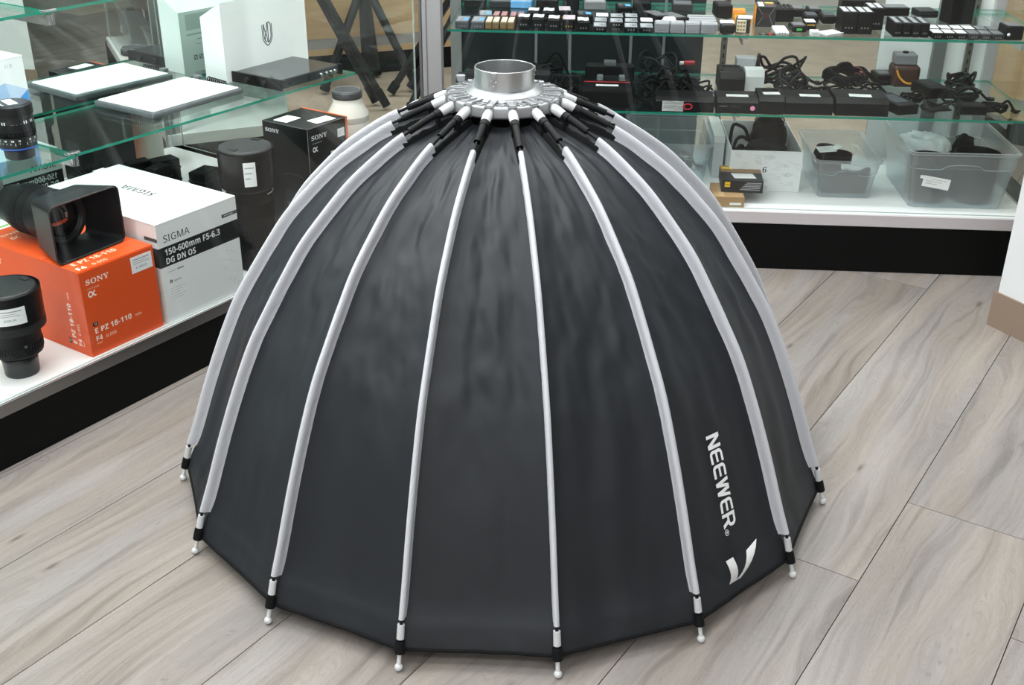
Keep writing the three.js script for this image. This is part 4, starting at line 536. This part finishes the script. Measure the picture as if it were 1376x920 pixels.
  for (let i = 0; i < 5; i++) { g = good('memory_card', 'tiny memory card in the row beside the flat white battery', 'memory card', 'R', -0.076 + i * 0.0085, UP, -0.068, 0, 'tiny memory cards'); part('card', bx(0.007, 0.0022, 0.018), i === 3 ? M.red : i % 2 ? M.midGrey : M.darkGrey, g); part('contact_strip', bx(0.006, 0.0003, 0.004, 0, 0.0022, 0.006), M.gold, g); }
  g = good('battery_stack', 'small black battery topped with a white label and gold side', 'battery', 'R', 0.058, UP, -0.15); part('body', rb(0.027, 0.02, 0.05, 0.002), M.black, g); part('label', bx(0.025, 0.0008, 0.04, 0, 0.02, 0), M.paper, g); part('gold_side', bx(0.02, 0.004, 0.0006, 0, 0.012, 0.0252), M.gold, g);
  g = good('white_block', 'small white block at the shelf edge beside folded leaflet', 'adapter', 'R', 0.058, UP, -0.07); part('body', rb(0.022, 0.012, 0.026, 0.002), M.white, g); part('slot', bx(0.014, 0.002, 0.0006, 0, 0.005, 0.0131), M.lightGrey, g);
  g = good('leaflet', 'folded white leaflet lying between black batteries', 'leaflet', 'R', 0.1, UP, -0.095, 0.5); part('cover', bx(0.05, 0.0012, 0.045), M.paper, g); part('fold', bx(0.05, 0.0008, 0.044, 0.001, 0.003, 0.001).rotateZ(0.03), M.paper, g);
  for (const [t, n, lab] of [[0.055, -0.33, 'rounded black battery at the back behind the leaflet'], [0.098, -0.33, 'rounded black battery next to the tall striped batteries'], [0.075, -0.24, 'black battery with bluish top behind the leaflet'], [0.12, -0.245, 'black battery with bluish top behind the tall striped batteries']]) { g = good('camcorder_battery', lab, 'battery', 'R', t, UP, n); part('body', rb(0.036, 0.022, 0.06, 0.006, 0, 0, 0, 3), M.black, g); part('label', rb(0.026, 0.001, 0.044, 0.0005, 0, 0.0216, 0), n > -0.3 ? std(0x3d434c, 0.4) : M.midGrey, g); }
  g = good('battery_brick', 'plain dark battery brick alone at the back of the shelf', 'battery', 'R', 0.4, UP, -0.36, 0.15); part('body', rb(0.05, 0.018, 0.06, 0.002), M.darkGrey, g); part('edge_strip', rb(0.051, 0.003, 0.061, 0.001, 0, 0.006, 0), M.black, g);
  g = good('black_carton', 'tall black carton standing behind the double row of batteries', 'box', 'R', 0.46, UP, -0.28, 0.2); part('carton', rb(0.062, 0.09, 0.06, 0.001), M.black, g); part('flap', bx(0.06, 0.0008, 0.03, 0, 0.09, 0.012), M.darkGrey, g);
  g = good('plug_block', 'black plug block at the right end of the upper shelf', 'adapter', 'R', 0.538, UP, -0.085, 0.1); part('body', rb(0.042, 0.034, 0.056, 0.004), M.black, g); part('light_dot', new THREE.SphereGeometry(0.004, 12, 8).translate(-0.016, 0.014, 0.028), M.white, g); part('top_plate', rb(0.034, 0.001, 0.046, 0.0005, 0, 0.0338, 0), M.midGrey, g);
  // low boxes at the very back of the upper shelf
  const back = [[-0.82, 0.06, 0.02, 'flat screened gadget with a blue display at the back', M.black, M.blue], [-0.75, 0.06, 0.018, 'flat dark gadget beside the blue display', M.darkGrey, M.midGrey], [-0.69, 0.06, 0.02, 'stack of blue card sleeves at the back of the shelf', M.blue, M.lightGrey], [-0.62, 0.06, 0.024, 'grey topped black case behind the wavy white labels', M.black, M.lightGrey], [-0.555, 0.045, 0.03, 'black case with grey lid at the back', M.black, M.grey], [-0.49, 0.06, 0.022, 'pale grey pack behind the white labels', M.midGrey, M.lightGrey], [-0.36, 0.05, 0.02, 'dark pouch behind the striped labels', M.blackSoft, M.darkGrey], [-0.25, 0.055, 0.02, 'dark grey pack behind the pale battery pack', M.darkGrey, M.midGrey], [0.22, 0.09, 0.04, 'long black case behind the tall striped batteries', M.black, M.darkGrey], [0.32, 0.07, 0.022, 'low dark case behind the battery slabs', M.black, M.midGrey], [-0.02, 0.06, 0.03, 'black block behind the ribbed charger', M.black, M.darkGrey]];
  for (const [t, w, h, lab, b, tp] of back) { g = good('accessory_case', lab, 'case', 'R', t, UP, -0.375, rr(-0.08, 0.08)); part('body', rb(w, h, 0.06, 0.003), b, g); part('lid', rb(w * 0.86, 0.0016, 0.048, 0.0007, 0, h - 0.0006, 0), tp, g); }
}
// ---------------------------------------------------------------- chargers, bricks and leads on the lower shelf
function charger(label, t, n, w, h, d, o = {}) {
  const g = good(o.name ?? 'battery_charger', label, o.cat ?? 'charger', 'R', t, o.y ?? LOW, n - d / 2, o.turn ?? 0), b = o.mat ?? M.black;
  const sec = new THREE.Shape(); sec.moveTo(-d / 2, 0); sec.lineTo(d / 2, 0); sec.lineTo(d / 2, h * 0.72); sec.lineTo(d / 2 - d * 0.18, h); sec.lineTo(-d / 2, h); sec.closePath();
  part('body', new THREE.ExtrudeGeometry(sec, { depth: w - 0.004, bevelEnabled: true, bevelSize: 0.0015, bevelThickness: 0.002, bevelSegments: 2, steps: 1 }).translate(0, 0, -(w - 0.004) / 2).rotateY(-Math.PI / 2).translate(0, 0.0012, 0), b, g);
  if (o.bay) part('battery_bay', [rb(w * 0.8, 0.006, 0.006, 0.001, 0, h, -d * 0.32), rb(0.006, 0.005, d * 0.5, 0.001, -w * 0.38, h, -d * 0.08), rb(0.006, 0.005, d * 0.5, 0.001, w * 0.38, h, -d * 0.08)], M.darkGrey, g);
  if (o.label) part('paper_label', new THREE.BoxGeometry(o.label, 0.0008, d * 0.26).translate(o.lx ?? 0, h + 0.0034, d * 0.14), faces({ all: M.paper, py: sticker }), g, null, [0, o.lt ?? 0, 0]);
  if (o.front) o.front(g, w, h, d); return g;
}
{
  charger('black charger base in the far corner of the lower shelf', -0.79, -0.36, 0.07, 0.03, 0.09, { bay: true, turn: 0.1 }); charger('large dark charger stacked behind the softbox collar', -0.79, -0.25, 0.085, 0.045, 0.09, { turn: -0.1 });
  charger('grey topped black adapter near the corner post', -0.82, -0.13, 0.06, 0.05, 0.08, { mat: M.darkGrey });
  charger('flat dark charger box with a grey lid', -0.645, -0.3, 0.075, 0.034, 0.09, { mat: M.darkGrey, turn: 0.05 }); charger('open black cradle charger with leads in it', -0.56, -0.2, 0.1, 0.024, 0.12, { bay: true, turn: -0.05 });
  let g = good('camera_bag', 'black padded pouch with a red zip and white price slip', 'pouch', 'R', -0.45, LOW, -0.1); const pouch = rb(0.146, 0.058, 0.085, 0.016, 0, 0, 0, 4); part('pouch', pouch, M.blackSoft, g); part('red_zip', rb(0.12, 0.0026, 0.004, 0.001, 0, 0.0575, -0.01), M.red, g); part('paper_slip', rb(0.058, 0.0014, 0.014, 0.0004, 0.0, 0.0574, 0.022), sticker, g); part('side_strap', tube([[0.07, 0.03, 0], [0.1, 0.02, 0.02], [0.13, 0.03, 0.03], [0.16, 0.012, 0.02]], 0.004, 30, 8), M.blackSoft, g);
  g = good('flash_bracket', 'wide black bracket with a grey shoe on top', 'bracket', 'R', -0.44, LOW, -0.37); part('bar', rb(0.138, 0.044, 0.03, 0.004), M.black, g); part('grey_shoe', rb(0.034, 0.012, 0.03, 0.002, 0, 0.044, 0), M.midGrey, g); part('top_edge', rb(0.13, 0.003, 0.026, 0.001, 0, 0.0435, 0), M.darkGrey, g);
  g = good('dual_charger', 'black and grey dual charger in front of the wide bracket', 'charger', 'R', -0.437, LOW, -0.27); part('base', rb(0.076, 0.026, 0.08, 0.004), M.black, g); part('grey_side', [rb(0.018, 0.034, 0.07, 0.005, -0.03, 0, 0), rb(0.018, 0.034, 0.07, 0.005, 0.03, 0, 0)], M.grey, g); part('centre_block', rb(0.036, 0.034, 0.06, 0.003, 0, 0, 0.01), M.darkGrey, g);
  charger('low black case with a white swing tag hanging in front', -0.25, -0.055, 0.15, 0.034, 0.075, { name: 'camera_case', cat: 'case', front: (q) => { part('swing_tag', rb(0.055, 0.026, 0.001, 0.0004, -0.03, 0.001, 0.0385), sticker, q); part('tag_loop', new THREE.TorusGeometry(0.007, 0.0016, 8, 24).scale(1.5, 1, 1).translate(0.008, 0.014, 0.0388), M.red, q); } });
  charger('black charger with a pink dot on its front', -0.115, -0.055, 0.106, 0.035, 0.08, { label: 0.056, front: (q, w, h, d) => { part('pink_dot', cyl(0.006, 0.006, 0.001).rotateX(Math.PI / 2).translate(0.038, 0.014, d / 2 + 0.0016), std(0xf09ac4, 0.4), q); part('display', bx(0.03, 0.008, 0.001, -0.004, 0.014, d / 2 + 0.0012), M.darkGrey, q); part('maker_mark', bx(0.02, 0.002, 0.0006, -0.036, 0.017, d / 2 + 0.0014), M.midGrey, q); } });
  charger('black stepped charger with a curled white slip', -0.029, -0.056, 0.066, 0.042, 0.09, { label: 0.042, lt: 0.1, bay: true }); charger('wide black charger with a narrow white slip', 0.066, -0.06, 0.122, 0.038, 0.09, { label: 0.052, lx: 0.005, lt: -0.03 }); charger('wide black charger with a slanted white slip', 0.2, -0.06, 0.134, 0.04, 0.1, { label: 0.056, lx: 0.0, lt: -0.08 });
  charger('upright black charger behind the pink-dot charger', -0.108, -0.26, 0.068, 0.05, 0.11, { bay: true }); charger('white plug-in charger block among the black chargers', -0.046, -0.28, 0.052, 0.055, 0.05, { mat: M.white }); charger('clear grey charger behind the white charger block', -0.062, -0.35, 0.055, 0.07, 0.05, { mat: M.lightGrey });
  const brick = (label, t, n, w, h, d, turn, top) => { const q = good('power_brick', label, 'power brick', 'R', t, LOW, n, turn); part('case', rb(w, h, d, 0.004), M.black, q); part('rating_plate', rb(w * 0.66, 0.0008, d * 0.6, 0.0004, 0, h - 0.0002, -d * 0.04), top, q); part('lead', tube([[0, h / 2, -d / 2], [0.005, h / 2, -d / 2 - 0.02], [0.03, 0.01, -d / 2 - 0.04], [0.06, 0.006, -d / 2 - 0.02]], 0.0026, 30, 7), M.rubber, q); return q; };
  brick('black power brick with blue-grey plate at the shelf edge', 0.3, -0.14, 0.06, 0.026, 0.13, 0.35, std(0x4b525c, 0.4)); brick('black power brick with small white lettering on top', 0.43, -0.3, 0.055, 0.03, 0.1, 0.3, M.darkGrey); brick('low black power brick near the right end', 0.49, -0.12, 0.068, 0.022, 0.055, 0.0, M.darkGrey); brick('small adapter brick lying on top of the leads', 0.33, -0.42, 0.05, 0.03, 0.07, 0.1, M.midGrey);
  g = good('camera_case', 'brown leather case with yellow strap under a grey adapter', 'case', 'R', 0.382, LOW, -0.4); part('case', rb(0.075, 0.06, 0.07, 0.012, 0, 0, 0, 3), M.brownDark, g); part('yellow_strap', tube([[-0.03, 0.05, 0.036], [-0.02, 0.03, 0.038], [0, 0.015, 0.04], [0.03, 0.014, 0.036]], 0.003, 24, 6), M.amber, g); part('adapter_top', rb(0.06, 0.03, 0.05, 0.005, -0.004, 0.06, 0), M.grey, g); part('adapter_socket', cyl(0.008, 0.008, 0.004, -0.004, 0.09, 0), M.black, g);
  g = good('cable_bag', 'coiled black strap and lead bundle with red piping', 'cable', 'R', 0.22, LOW, -0.4); part('strap_coil', coilGeo(0.055, 4, 0.007, 4.2, 0.7, 0.15), M.blackSoft, g); part('red_piping', coilGeo(0.05, 2, 0.0022, 6.2, 0.9, 0.2), std(0x6d2a25, 0.6), g); part('handle', new THREE.TorusGeometry(0.02, 0.002, 8, 24, Math.PI).translate(0, 0.04, 0), M.black, g);
}
const WHERE = ['beside the grey topped adapter near the corner post', 'behind the flat dark charger with a grey lid', 'heaped in the open black cradle charger', 'beside the wide black bracket with a grey shoe', 'behind the low black case with swing tag', 'between the swing-tag case and the pink-dot charger', 'beside the padded pouch with red zip', 'rising behind the white plug-in charger block', 'between the white charger block and the wide charger', 'behind the charger with a curled white slip', 'behind the charger with a slanted white slip', 'in front of the strap bundle with red piping', 'beside the brick with the blue-grey plate', 'lying flat in front of the brown leather case', 'in a large heap beside the low black power brick', 'piled high against the white back panel', 'at the shelf end past the low power brick'];
{ let k = 0; // leads heaped behind and between the chargers
  for (const [t, n, R, turns, r, a, fl] of [[-0.7, -0.24, 0.04, 4, 0.0032, 0, 1.2], [-0.62, -0.38, 0.05, 4, 0.0036, 0.5, 1.1], [-0.56, -0.17, 0.035, 4, 0.0034, 1, 1.4], [-0.3, -0.38, 0.06, 5, 0.0034, 0.2, 1.5], [-0.27, -0.25, 0.055, 6, 0.003, 0.7, 1.1], [-0.22, -0.18, 0.045, 5, 0.003, 0.1, 1.2], [-0.32, -0.2, 0.05, 4, 0.003, 1.4, 1.0], [0.03, -0.36, 0.07, 5, 0.004, 0.3, 1.3], [0.05, -0.26, 0.06, 5, 0.004, 1.1, 1.2], [0.1, -0.2, 0.045, 4, 0.0032, 0.2, 1.0], [0.17, -0.24, 0.05, 4, 0.0032, 0.8, 0.9], [0.25, -0.25, 0.045, 4, 0.003, 0.2, 1.0], [0.36, -0.2, 0.04, 5, 0.0028, 0.9, 0.8], [0.4, -0.12, 0.04, 5, 0.0026, 0.2, 0.6], [0.49, -0.22, 0.055, 6, 0.0034, 0.4, 0.9], [0.52, -0.34, 0.05, 5, 0.004, 1.2, 1.2], [0.545, -0.12, 0.035, 4, 0.0034, 0.2, 0.8]]) {
    k++; cable('R', t, LOW, n, R * 0.88, turns, r, 2.7 * k, 'black lead coiled ' + WHERE[k - 1], 'black leads on the lower glass shelf', k % 5 === 4 ? M.darkGrey : M.black, a, fl); }
  cable('R', -0.15, LOW, -0.15, 0.03, 3, 0.003, 77, 'violet-grey lead bundled beside the pink-dot charger', undefined, std(0x77788c, 0.5), 0.4, 0.9);
  const g = good('cable_sleeve', 'short red and white connector sleeve on the black leads', 'connector', 'R', -0.245, LOW + 0.075, -0.25, 0.3); part('red_sleeve', bar([0, 0.006, 0], [0.03, 0.006, 0.004], 0.006), M.red, g); part('white_tip', bar([-0.01, 0.006, -0.001], [0, 0.006, 0], 0.005), M.white, g);
}
// ---------------------------------------------------------------- tubs and boxes on the white deck
function tub(label, t, n, w, d, h, taper, o = {}) {
  const g = good('plastic_tub', label, 'tub', 'R', t, DECK, n - d / 2, o.turn ?? 0);
  const loop = (W, D, y, r) => { const a = []; for (const [sx, sz, b] of [[1, 1, 0], [-1, 1, 1], [-1, -1, 2], [1, -1, 3]]) for (let i = 0; i <= 5; i++) { const q = (b + i / 5) * Math.PI / 2; a.push([sx * (W / 2 - r) + r * Math.cos(q), y, sz * (D / 2 - r) + r * Math.sin(q)]); } return a; };
  const skin = (L, capBottom) => { const pos = [], idx = [], m = L[0].length; for (const l of L) for (const p of l) pos.push(...p); for (let j = 0; j < L.length - 1; j++) for (let i = 0; i < m; i++) { const a = j * m + i, b = j * m + (i + 1) % m; idx.push(a, a + m, b, b, a + m, b + m); } if (capBottom) { const c = pos.length / 3; pos.push(0, L[0][0][1], 0); for (let i = 0; i < m; i++) idx.push(c, i, (i + 1) % m); } const q = new THREE.BufferGeometry(); q.setAttribute('position', new THREE.Float32BufferAttribute(pos, 3)); q.setIndex(idx); const f = q.toNonIndexed(); f.computeVertexNormals(); return f; };
  const w0 = w - taper, d0 = d - taper, f = o.step ?? 0.62, ws = lerp(w0, w, f), ds = lerp(d0, d, f);
  part('shell', skin([loop(w0, d0, 0.001, 0.014), loop(ws, ds, h * f, 0.015), loop(ws + 0.004, ds + 0.004, h * f + 0.003, 0.015), loop(w, d, h - 0.008, 0.016)], true), M.bin, g);
  part('rim', skin([loop(w, d, h - 0.008, 0.016), loop(w + 0.012, d + 0.012, h - 0.008, 0.02), loop(w + 0.013, d + 0.013, h - 0.001, 0.02), loop(w + 0.009, d + 0.009, h, 0.019), loop(w - 0.001, d - 0.001, h - 0.001, 0.016)]), M.bin, g);
  part('front_ridge', [tube([[-ws * 0.46, h * f, ds / 2 + 0.001], [-ws * 0.2, h * f, ds / 2 + 0.0015], [-ws * 0.16, h * f + 0.008, ds / 2 + 0.002], [ws * 0.16, h * f + 0.008, ds / 2 + 0.002], [ws * 0.2, h * f, ds / 2 + 0.0015], [ws * 0.46, h * f, ds / 2 + 0.001]], 0.0012, 40, 6)], M.bin, g);
  return g;
}
function lump(label, fr, t, y, n, sx, sy, sz, seed, mat, name = 'lens_hood', cat = 'lens hood') { const g = good(name, label, cat, fr, t, y, n, seed); const s = new THREE.SphereGeometry(1, 28, 20), p = s.attributes.position, v = V(0, 0, 0); for (let i = 0; i < p.count; i++) { v.fromBufferAttribute(p, i); const q = 1 + 0.1 * noise(v.x * 1.7 + seed, v.y * 1.7 + v.z) ; const sg = (a) => Math.sign(a) * Math.pow(Math.abs(a), 0.8); p.setXYZ(i, sg(v.x) * sx * q, Math.max(-1, sg(v.y)) * sy * q + sy, sg(v.z) * sz * q); } s.computeVertexNormals(); const b = part('body', s, mat, g); part('seam', new THREE.TorusGeometry(Math.min(sx, sz) * 0.8, 0.002, 8, 40).scale(sx / Math.min(sx, sz), sz / Math.min(sx, sz), 1).rotateX(Math.PI / 2).translate(0, sy * 1.85, 0), M.rubber, b); return g; }
const hoodRing = (label, t, y, n, r, h, turn, tilt = 0) => { const g = good('lens_hood', label, 'lens hood', 'R', t, y, n, turn); part('shell', lathe([[r * 0.8, 0], [r * 0.92, 0.002], [r, h], [r - 0.003, h], [r * 0.88, 0.004]], 48).rotateX(tilt), M.black, g); part('lock_ring', lathe([[r * 0.76, 0], [r * 0.86, 0], [r * 0.86, 0.006], [r * 0.76, 0.006]], 48).rotateX(tilt), M.darkGrey, g); return g; };
tub('clear plastic tub holding black leads beside the doodle-print box', -0.265, -0.185, 0.22, 0.29, 0.118, 0.03);
cable('R', -0.225, DECK + 0.006, -0.32, 0.03, 5, 0.004, 31, 'black lead coiled inside the clear tub', undefined, M.black, 0.3, 1.3); lump('black pouch inside the clear tub by the softbox', 'R', -0.28, DECK + 0.006, -0.27, 0.035, 0.04, 0.05, 2.2, M.blackSoft, 'pouch', 'pouch');
tub('small clear plastic tub holding black lens hoods', 0.199, -0.105, 0.168, 0.29, 0.108, 0.03);
hoodRing('black lens hood at the front of the small clear tub', 0.169, DECK + 0.006, -0.17, 0.034, 0.055, 0); hoodRing('black petal hood beside another at the front of the small tub', 0.239, DECK + 0.006, -0.175, 0.034, 0.06, 0); hoodRing('black lens hood standing at the back of the small tub', 0.2, DECK + 0.006, -0.26, 0.04, 0.075, 0); lump('black cap heap resting on the hoods in the small tub', 'R', 0.18, DECK + 0.006, -0.325, 0.034, 0.04, 0.03, 5.1, M.blackSoft, 'lens_cap_pile', 'lens caps');
{ for (const [t, n, a, lab] of [[0.17, -0.275, 0.3, 'crumpled white slip behind the hoods in the small tub'], [0.222, -0.178, -0.12, 'white price slip lying on the front hoods']]) { const g = good('paper_slip', lab, 'paper slip', 'R', t, n > -0.2 ? DECK + 0.067 : DECK + 0.087, n, a); part('sheet', new THREE.BoxGeometry(0.052, 0.001, 0.03).rotateX(0.25), sticker, g); part('curl', new THREE.BoxGeometry(0.02, 0.001, 0.03).rotateZ(0.4).translate(0.032, 0.004, 0), M.paper, g); } }
tub('large clear plastic tub holding two round black hoods', 0.477, -0.045, 0.272, 0.31, 0.156, 0.035, { step: 0.7 });
hoodRing('large round black hood on its side in the big tub', 0.415, DECK + 0.006, -0.135, 0.057, 0.11, 0); hoodRing('larger black hood beside the round hood in the big tub', 0.537, DECK + 0.006, -0.14, 0.059, 0.125, 0); lump('black strap end sticking up at the back of the big tub', 'R', 0.545, DECK + 0.006, -0.285, 0.028, 0.065, 0.03, 3.3, M.blackSoft, 'strap', 'strap');
{ const g = good('bubble_wrap_roll', 'crumpled roll of clear bubble wrap in the big tub', 'bubble wrap', 'R', 0.43, DECK + 0.006, -0.268, 0.2); const s = new THREE.TorusGeometry(0.042, 0.029, 16, 40).rotateX(Math.PI / 2).translate(0, 0.1, 0), p = s.attributes.position; for (let i = 0; i < p.count; i++) { const q = 1 + 0.1 * noise(p.getX(i) * 60, p.getZ(i) * 60 + p.getY(i) * 50); p.setXYZ(i, p.getX(i) * q, 0.1 + (p.getY(i) - 0.1) * q, p.getZ(i) * q); } s.computeVertexNormals(); part('roll', s, M.clearPlastic, g); part('inner_layer', lathe([[0.022, 0], [0.04, 0.004], [0.04, 0.07], [0.036, 0.12]], 32), M.clearPlastic, g); }
{ const g = good('paper_label', 'white slip taped on the front of the big tub', 'label', 'R', 0.412, DECK + 0.075, -0.0405, 0); part('sheet', new THREE.BoxGeometry(0.07, 0.028, 0.001).rotateZ(-0.16).rotateX(-0.08), sticker, g); part('tape', new THREE.BoxGeometry(0.03, 0.008, 0.0012).rotateZ(-0.16).translate(-0.028, 0.014, 0.0002), M.paper, g); }
{ // open white doodle-print box
  const W = 0.192, H = 0.113, D = 0.3, g = good('open_box', 'open white box with doodle print and the numeral 6', 'box', 'R', -0.011, DECK, -0.155 - D / 2);
  const dd = (w) => print(w, 113, 5, '#e9edee', (x) => { x.strokeStyle = '#b9c3c6'; x.lineWidth = 0.7; for (let i = 0; i < 46; i++) { const px = rr(2, w - 10), py = rr(6, 104), k = i % 5; x.beginPath(); if (k === 0) { x.moveTo(px, py); x.bezierCurveTo(px - 9, py - 10, px + 2, py - 12, px + 4, py - 4); x.bezierCurveTo(px + 8, py - 12, px + 16, py - 8, px + 4, py + 8); x.lineTo(px, py); } else if (k === 1) for (let j = 0; j < 5; j++) { x.moveTo(px + j * 3, py); x.lineTo(px + 10 + j * 3, py + 10); } else if (k === 2) { x.moveTo(px, py); x.quadraticCurveTo(px + 10, py - 8, px + 20, py + 2); x.quadraticCurveTo(px + 10, py + 4, px, py); } else if (k === 3) { x.rect(px, py, 12, 8); x.moveTo(px + 4, py); x.lineTo(px + 4, py + 8); x.moveTo(px + 8, py); x.lineTo(px + 8, py + 8); } else { x.moveTo(px, py); x.bezierCurveTo(px + 6, py - 14, px + 14, py + 12, px + 22, py - 2); } x.stroke(); } if (w > 150 && w < 250) text(x, '6', 88, 60, 22, '#2b2f31', 'bold', 1, 'serif'); });
  const pf = printed(dd(192)), ps = printed(dd(300)), wpanel = (w, h, d, x, y, z, fs) => part('wall_panel', new THREE.BoxGeometry(w, h, d).translate(x, y + h / 2, z), faces({ all: M.paper, ...fs }), g);
  wpanel(W, H, 0.003, 0, 0, D / 2 - 0.0015, { pz: pf }); wpanel(W, H, 0.003, 0, 0, -D / 2 + 0.0015, {}); wpanel(0.003, H, D - 0.006, -W / 2 + 0.0015, 0, 0, { nx: ps }); wpanel(0.003, H, D - 0.006, W / 2 - 0.0015, 0, 0, { px: ps }); part('floor_panel', bx(W - 0.006, 0.002, D - 0.006), M.paper, g);
  lump('black camera strap with red lettering heaped in the doodle-print box', 'R', 0.0, DECK + 0.004, -0.24, 0.075, 0.055, 0.06, 1.4, M.blackSoft, 'camera_strap', 'strap'); lump('black padded strap rising at the back of the doodle-print box', 'R', 0.02, DECK + 0.004, -0.36, 0.065, 0.075, 0.05, 4.4, M.blackSoft, 'camera_strap', 'strap');
  const red = good('strap_patch', 'small dark red stitched patch lying on the black straps', 'patch', 'R', 0.02, DECK + 0.156, -0.35, 0.1); part('patch', rb(0.05, 0.003, 0.018, 0.001), std(0x7a1f1a, 0.7), red); part('stitching', [0, 1, 2].map((i) => bx(0.012, 0.0006, 0.002, -0.016 + i * 0.016, 0.003, 0)), M.red, red);
  cable('R', -0.05, DECK + 0.004, -0.36, 0.035, 3, 0.005, 12.5, 'thick black strap loop in the doodle-print box', undefined, M.blackSoft, 0.5, 3.2);
}
{ // black and yellow carton on a brown one
  const W = 0.108, H = 0.032, D = 0.125, f = print(108, 32, 6, '#17181a', (x) => { x.fillStyle = '#f1c21b'; x.fillRect(8, 4, 14, 14); text(x, 'Nikon', 8.6, 13, 5, '#1a1a1a', 'bold'); x.fillStyle = '#9a9da0'; for (let i = 0; i < 5; i++) x.fillRect(64 - i * 4, 4 + i * 4.6, 40 + i * 3, 2.4); x.fillStyle = '#0e0f10'; x.fillRect(54, 16, 26, 2); });
  const tp = print(108, 125, 4, '#1a1b1d', (x) => { x.fillStyle = '#9c7b54'; x.fillRect(0, 0, 108, 54); x.fillStyle = '#f1c21b'; x.fillRect(4, 6, 30, 22); x.fillStyle = '#f0e3a6'; x.fillRect(9, 12, 18, 4); x.fillStyle = '#eef0f1'; x.beginPath(); x.moveTo(26, 62); x.lineTo(84, 60); x.lineTo(92, 100); x.lineTo(34, 104); x.fill(); });
  const b = good('cardboard_box', 'small brown cardboard box at the deck edge under a black carton', 'box', 'R', -0.118, DECK, -0.075, 0.02); part('carton', rb(0.078, 0.028, 0.115, 0.0008), M.kraft, b); part('print_strip', bx(0.03, 0.006, 0.0006, 0.016, 0.006, 0.0577), M.paper, b); part('tape', bx(0.014, 0.0006, 0.11, -0.02, 0.0279, 0), std(0xb79a74, 0.5), b);
  const g = good('battery_carton', 'black and yellow carton with a white slip resting on brown box', 'box', 'R', -0.08, DECK + 0.029, -0.115, -0.04); part('carton', new THREE.BoxGeometry(W, H, D).translate(0, H / 2, 0), faces({ all: M.black, pz: printed(f, 0.45), py: printed(tp, 0.5) }), g); part('flap', bx(W - 0.002, 0.0006, 0.01, 0, H - 0.0004, -D / 2 + 0.004), M.kraft, g);
  const c = good('cardboard_box', 'pale grey carton standing between the tub and doodle-print box', 'box', 'R', -0.128, DECK, -0.36, 0); part('carton', rb(0.03, 0.12, 0.2, 0.001), std(0xcdd0d1, 0.6), c); part('lid', rb(0.031, 0.02, 0.201, 0.001, 0, 0.101, 0), M.white, c);
}
scene.add(camera); renderer.render(scene, camera);
